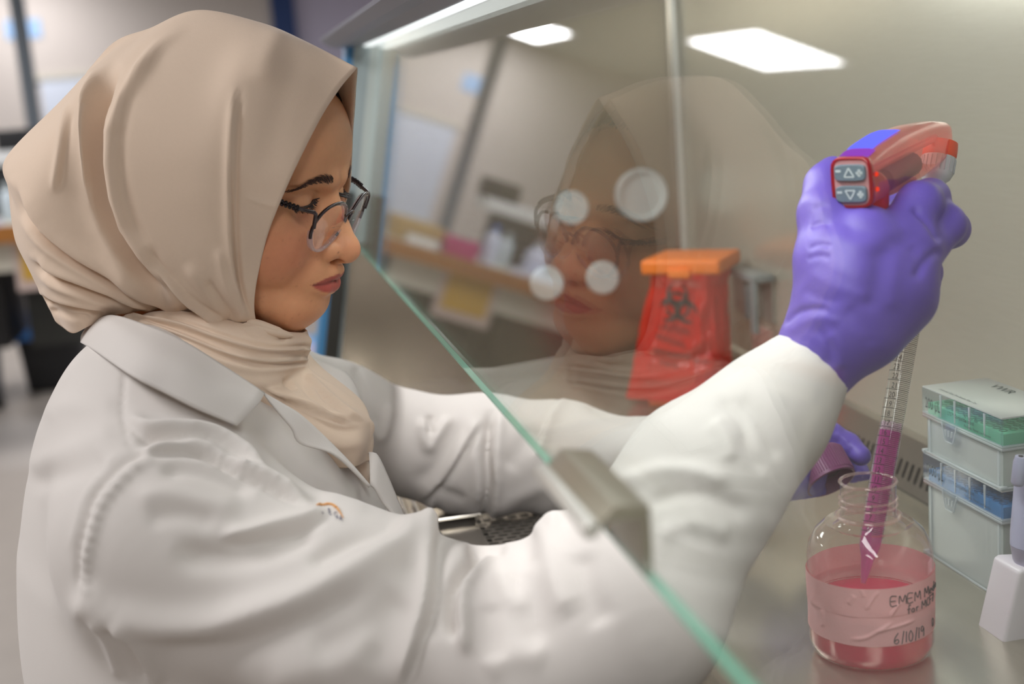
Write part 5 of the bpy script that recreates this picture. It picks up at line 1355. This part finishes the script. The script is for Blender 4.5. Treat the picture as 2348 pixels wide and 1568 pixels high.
L1 = [('LTS\u2122 Compatible', .0415, .0155, .0046, .8), ('96 Tips per Rack', .066, .0120, .0036, .8), ('Lot 00 0000', .066, .0155, .0036, .8), ('Pre-Sterile, Filtered, Low Retention', .066, .0195, .0033, .8)]
tipbox('tip_box', 'translucent tip box with a blue rack marked 1000 \u00b5L, under the green one', ZA, ZB_, ZC, (66, 142, 200), '1000 \u00b5L', L1, 'pipette tip boxes', None)
_, lid2, bb = tipbox('tip_box', 'translucent tip box with a green rack marked 200 \u00b5L, on top of the stack', ZC+.0003, ZD, ZE, (112, 206, 158), '200 \u00b5L', L1, 'pipette tip boxes', None)
Vt, Ft = text_mesh('VWR', .0125, 1.05); MB().add(put(Vt, (bb[1]-.016, bb[3]-.028, ZE), (0, -1, 0), (1, 0, 0), lift=.0003), Ft).build('brand_print', M_txt, lid2, recalc=False)
mb = MB(); Vt, Ft = text_mesh('Universal Tips, Pre-Sterile Filter Tips', .0040, .95); mb.add(put(Vt, (bb[0]+.0045, bb[3]-.018, ZE), (0, -1, 0), (1, 0, 0), lift=.0003), Ft)
mb.build('lettering', M_txt, lid2, recalc=False)

# ================================================================== single channel pipette on its white stand, at the right edge
M_lil = mat('pale lilac plastic', (196, 200, 226), .35); M_lil2 = mat('grey lilac plastic', (178, 176, 196), .35); M_wht = mat('glossy white plastic', (232, 226, 230), .3)
sx0 = atZ(2318, 1496, WZ); sy = .795
ps = thing('pipette_stand', 'glossy white pipette stand leg leaning at the right edge of the picture', 'pipette stand', (sx0[0]+.02, sy, WZ))
pb = [atY(*p, sy) for p in ((2299, 1478), (2320, 1496), (2400, 1502), (2420, 1302), (2348, 1306), (2338, 1312))]
mb = MB(); dn = np.array([0, .034, 0])
mb.add([p for p in pb]+[p+dn for p in pb], [tuple(range(6)), tuple(range(11, 5, -1))]+[(i, i+6, (i+1) % 6+6, (i+1) % 6) for i in range(6)])
mb.build('foot', M_wht, ps, bevel=.003, seg=3)
pt0, pt1 = atY(2362, 1340, sy+.012), atY(2376, 1046, sy+.012)
pv = pt1-pt0; pL = np.linalg.norm(pv)
mp = thing('micropipette', 'pale lilac handheld pipette hanging on the white stand at the right edge', 'micropipette', pt0)
MB().lathe([(0, 0), (.0068, 0), (.0082, .010), (.0082, .0125), (0, .0125)], pt0, pv, 28).build('tip_cone', M_lil2, mp, smooth=True)
MB().lathe([(0, .0126), (.0100, .0126), (.0128, .019), (.0150, .030), (0, .030)], pt0, pv, 32).build('collar', M_lil2, mp, smooth=True)
MB().lathe([(0, .0302), (.0151, .0302), (.0153, .040), (.0140, pL*.80), (.0128, pL*.93), (.0118, pL*.955), (0, pL*.955)], pt0, pv, 36).build('barrel', M_lil, mp, smooth=True)
hp0, hp1 = atY(2341, 1046, sy-.004), atY(2334, 1112, sy-.002)
MB().lathe([(0, 0), (.0038, 0), (.0048, .004), (.0050, np.linalg.norm(hp1-hp0)*.9), (.0035, np.linalg.norm(hp1-hp0)), (0, np.linalg.norm(hp1-hp0)+.001)], hp0, hp1-hp0, 20).build('finger_hook', M_lil, mp, smooth=True)
MB().lathe([(0, -.0004), (.0018, -.0004), (.0018, .001), (0, .001)], hp0, hp1-hp0, 12).build('screw', M_dark, mp)

# ================================================================== biohazard bag on its countertop stand
M_bag = clear('red bag film', (1.0, .26, .20), haze=.86, hazec=(1.0, .15, .12), rough=.15)
M_orange = mat('orange plastic', (250, 128, 36), .45)
bc = np.array([.520, 1.565, WZ])
bh = thing('biohazard_bag_stand', 'red biohazard bag on a countertop stand with an orange lid', 'biohazard bag', bc)
zl_ = 1.071; lx, ly = .051, .049; rz_ = math.radians(-37)
RZ = Matrix.Rotation(rz_, 4, 'Z'); RZ.translation = Vector((.546, 1.567, 0)); RZn = np.array(RZ)
MB().box((-lx, -ly, zl_), (lx, ly, zl_+.019), RZn).build('lid', M_orange, bh, bevel=.005, seg=3)
mb = MB(); mb.box((-.014, -ly-.004, zl_-.003), (.014, -ly+.001, zl_+.008), RZn); mb.build('tab', M_orange, bh, bevel=.0015)
MB().box((-lx*1.0, -ly*.95, WZ+.001), (lx*.8, ly*.9, WZ+.010), RZn).build('base_tray', M_orange, bh, bevel=.003)
def bag_sec(t, n=96):
    """t 0 at the lid, 1 at the worktop: square under the lid, gathered, then wider and drooping"""
    hx = np.interp(t, [0, .05, .12, .5, 1], [.048, .047, .044, .052, .066]); hy = np.interp(t, [0, .05, .12, .5, 1], [.046, .045, .041, .042, .044])
    cx = np.interp(t, [0, .12, 1], [.546, .543, .520]); cy = np.interp(t, [0, 1], [1.567, 1.567])
    z = zl_+.001-(zl_-WZ-.012)*t
    a = np.linspace(0, 2*math.pi, n, endpoint=False); e = .55
    X = hx*np.sign(np.cos(a))*np.abs(np.cos(a))**e; Y = hy*np.sign(np.sin(a))*np.abs(np.sin(a))**e
    w = .0022*np.sin(11*a+4*t)*math.sin(math.pi*min(1, t*1.3))+.0030*np.sin(5*a+7*t)*t*(1-t*.5)+.0018*np.sin(23*a-9*t)*(t*(1-t)*4)
    X = X+w*np.cos(a); Y = Y+w*np.sin(a); c, s_ = math.cos(rz_), math.sin(rz_)
    return np.stack([cx+c*X-s_*Y, cy+s_*X+c*Y, np.full(n, z)], 1)
BG = np.array([bag_sec(t) for t in np.linspace(0, 1, 60)])
BV = BG.reshape(-1, 3)
I = np.arange(60*96).reshape(60, 96); I = np.hstack([I, I[:, :1]]); BFc = np.stack([I[:-1, :-1], I[1:, :-1], I[1:, 1:], I[:-1, 1:]], -1).reshape(-1, 4)
BN = vnormals(BV, BFc)
if ((BV-BV.mean(0))*BN).sum() < 0: BN = -BN; BFc = BFc[:, ::-1]
BV = sculpt(BV, BN, [([(1500,640),(1478,720),(1440,800)], 4, 16, 'g'), ([(1640,640),(1655,720),(1660,800)], -3, 12, 'g'), ([(1520,630),(1500,690),(1470,790),(1445,850)], -4, 12, 'g'), ([(1480,790),(1560,810),(1640,760)], 3, 12, 'g'), ([(1470,810),(1560,830),(1650,790)], -3, 9, 'g'), ([(1450,860),(1540,870),(1650,840)], 3, 12, 'g'), ([(1600,640),(1620,680),(1600,730)], 3, 14, 'g'), ([(1540,625),(1580,640),(1630,630)], 3, 10, 'g')])
mesh('bag', BV, BFc, M_bag, bh, True)
# printed biohazard mark: three open horns, a ring and a centre, on the side facing the room
bq = proj(BV); bvis = ((BV-CAM)*BN).sum(1) < 0
def on_bag(px, py):
    d = (bq[:, 0]-px)**2+(bq[:, 1]-py)**2; d[~bvis] = 1e9; k = np.argsort(d)[:4]; dep = ((BV[k]-CAM)@FW).mean(); return CAM+ray(px, py)*(dep-.0035)
S0, SC0 = np.array([1553, 700]), 24.0
def sym(x, y): return on_bag(S0[0]+SC0*x*1.0, S0[1]-SC0*y*1.05+SC0*x*.10)
mb = MB()
def arcstrip(cx, cy, r0, r1, a0, a1, n=26, tw=True):
    Vt = []
    for i in range(n+1):
        t = i/n; a = a0+(a1-a0)*t
        w = math.sin(math.pi*t)**.5 if tw else 1
        ro = r1; ri = r1-(r1-r0)*max(w, .05)
        for r in (ri, ro): Vt.append(sym(cx+r*math.cos(a), cy+r*math.sin(a)))
    mb.add(Vt, [(2*i, 2*i+1, 2*i+3, 2*i+2) for i in range(n)])
for k in range(3):
    b = math.radians(90+120*k); cx, cy = 1.02*math.cos(b), 1.02*math.sin(b)
    g_ = math.radians(24); arcstrip(cx, cy, .60, 1.03, b+g_, b+2*math.pi-g_)
arcstrip(0, 0, 1.0, 1.24, 0, 2*math.pi, 60, False)
mb.build('biohazard_symbol', M_ink, bh, recalc=False)
mb = MB()
def bagtext(s, x, y, size, sx, slope):
    Vt, Ft = text_mesh(s, size, sx); mb.add([on_bag(x+v[0], y-v[1]+slope*v[0]) for v in Vt], Ft)
bagtext('CAUTION', 1508, 752, 22, .72, .24); bagtext('BIOHAZARD', 1504, 775, 17, .70, .36)
bagtext('BIOHAZARDOUS', 1500, 806, 15, .75, .22); bagtext('WASTE', 1512, 836, 16, .8, .2); bagtext('RED BAG', 1590, 830, 12, .8, .1)
mb.build('lettering', M_ink, bh, recalc=False)

# stool carrying her, under the long coat and below the picture
st = thing('lab_stool', 'round black lab stool with a chrome column under her white coat', 'stool', (-.03, 1.07, 0))
MB().lathe([(0, .48), (.17, .48), (.185, .495), (.185, .525), (.17, .543), (0, .544)], (-.03, 1.07, 0), n=40).build('seat', M_dark, st, smooth=True)
MB().lathe([(.026, .06), (.026, .30), (.020, .30), (.020, .48)], (-.03, 1.07, 0), n=24).build('column', M_steelp, st, smooth=True)
for k in range(5):
    a = 2*math.pi*k/5+.3; e = (-.03+.27*math.cos(a), 1.07+.27*math.sin(a))
    lg = MB().tube([(-.03, 1.07, .085), (*e, .065)], [.022, .015], 10).build('leg', M_steelp, st, smooth=True)
    MB().lathe([(0, -.012), (.028, -.012), (.03, 0), (.028, .012), (0, .012)], (e[0], e[1], .030), (-math.sin(a), math.cos(a), 0), 16).build('castor', M_dark, lg, smooth=True)
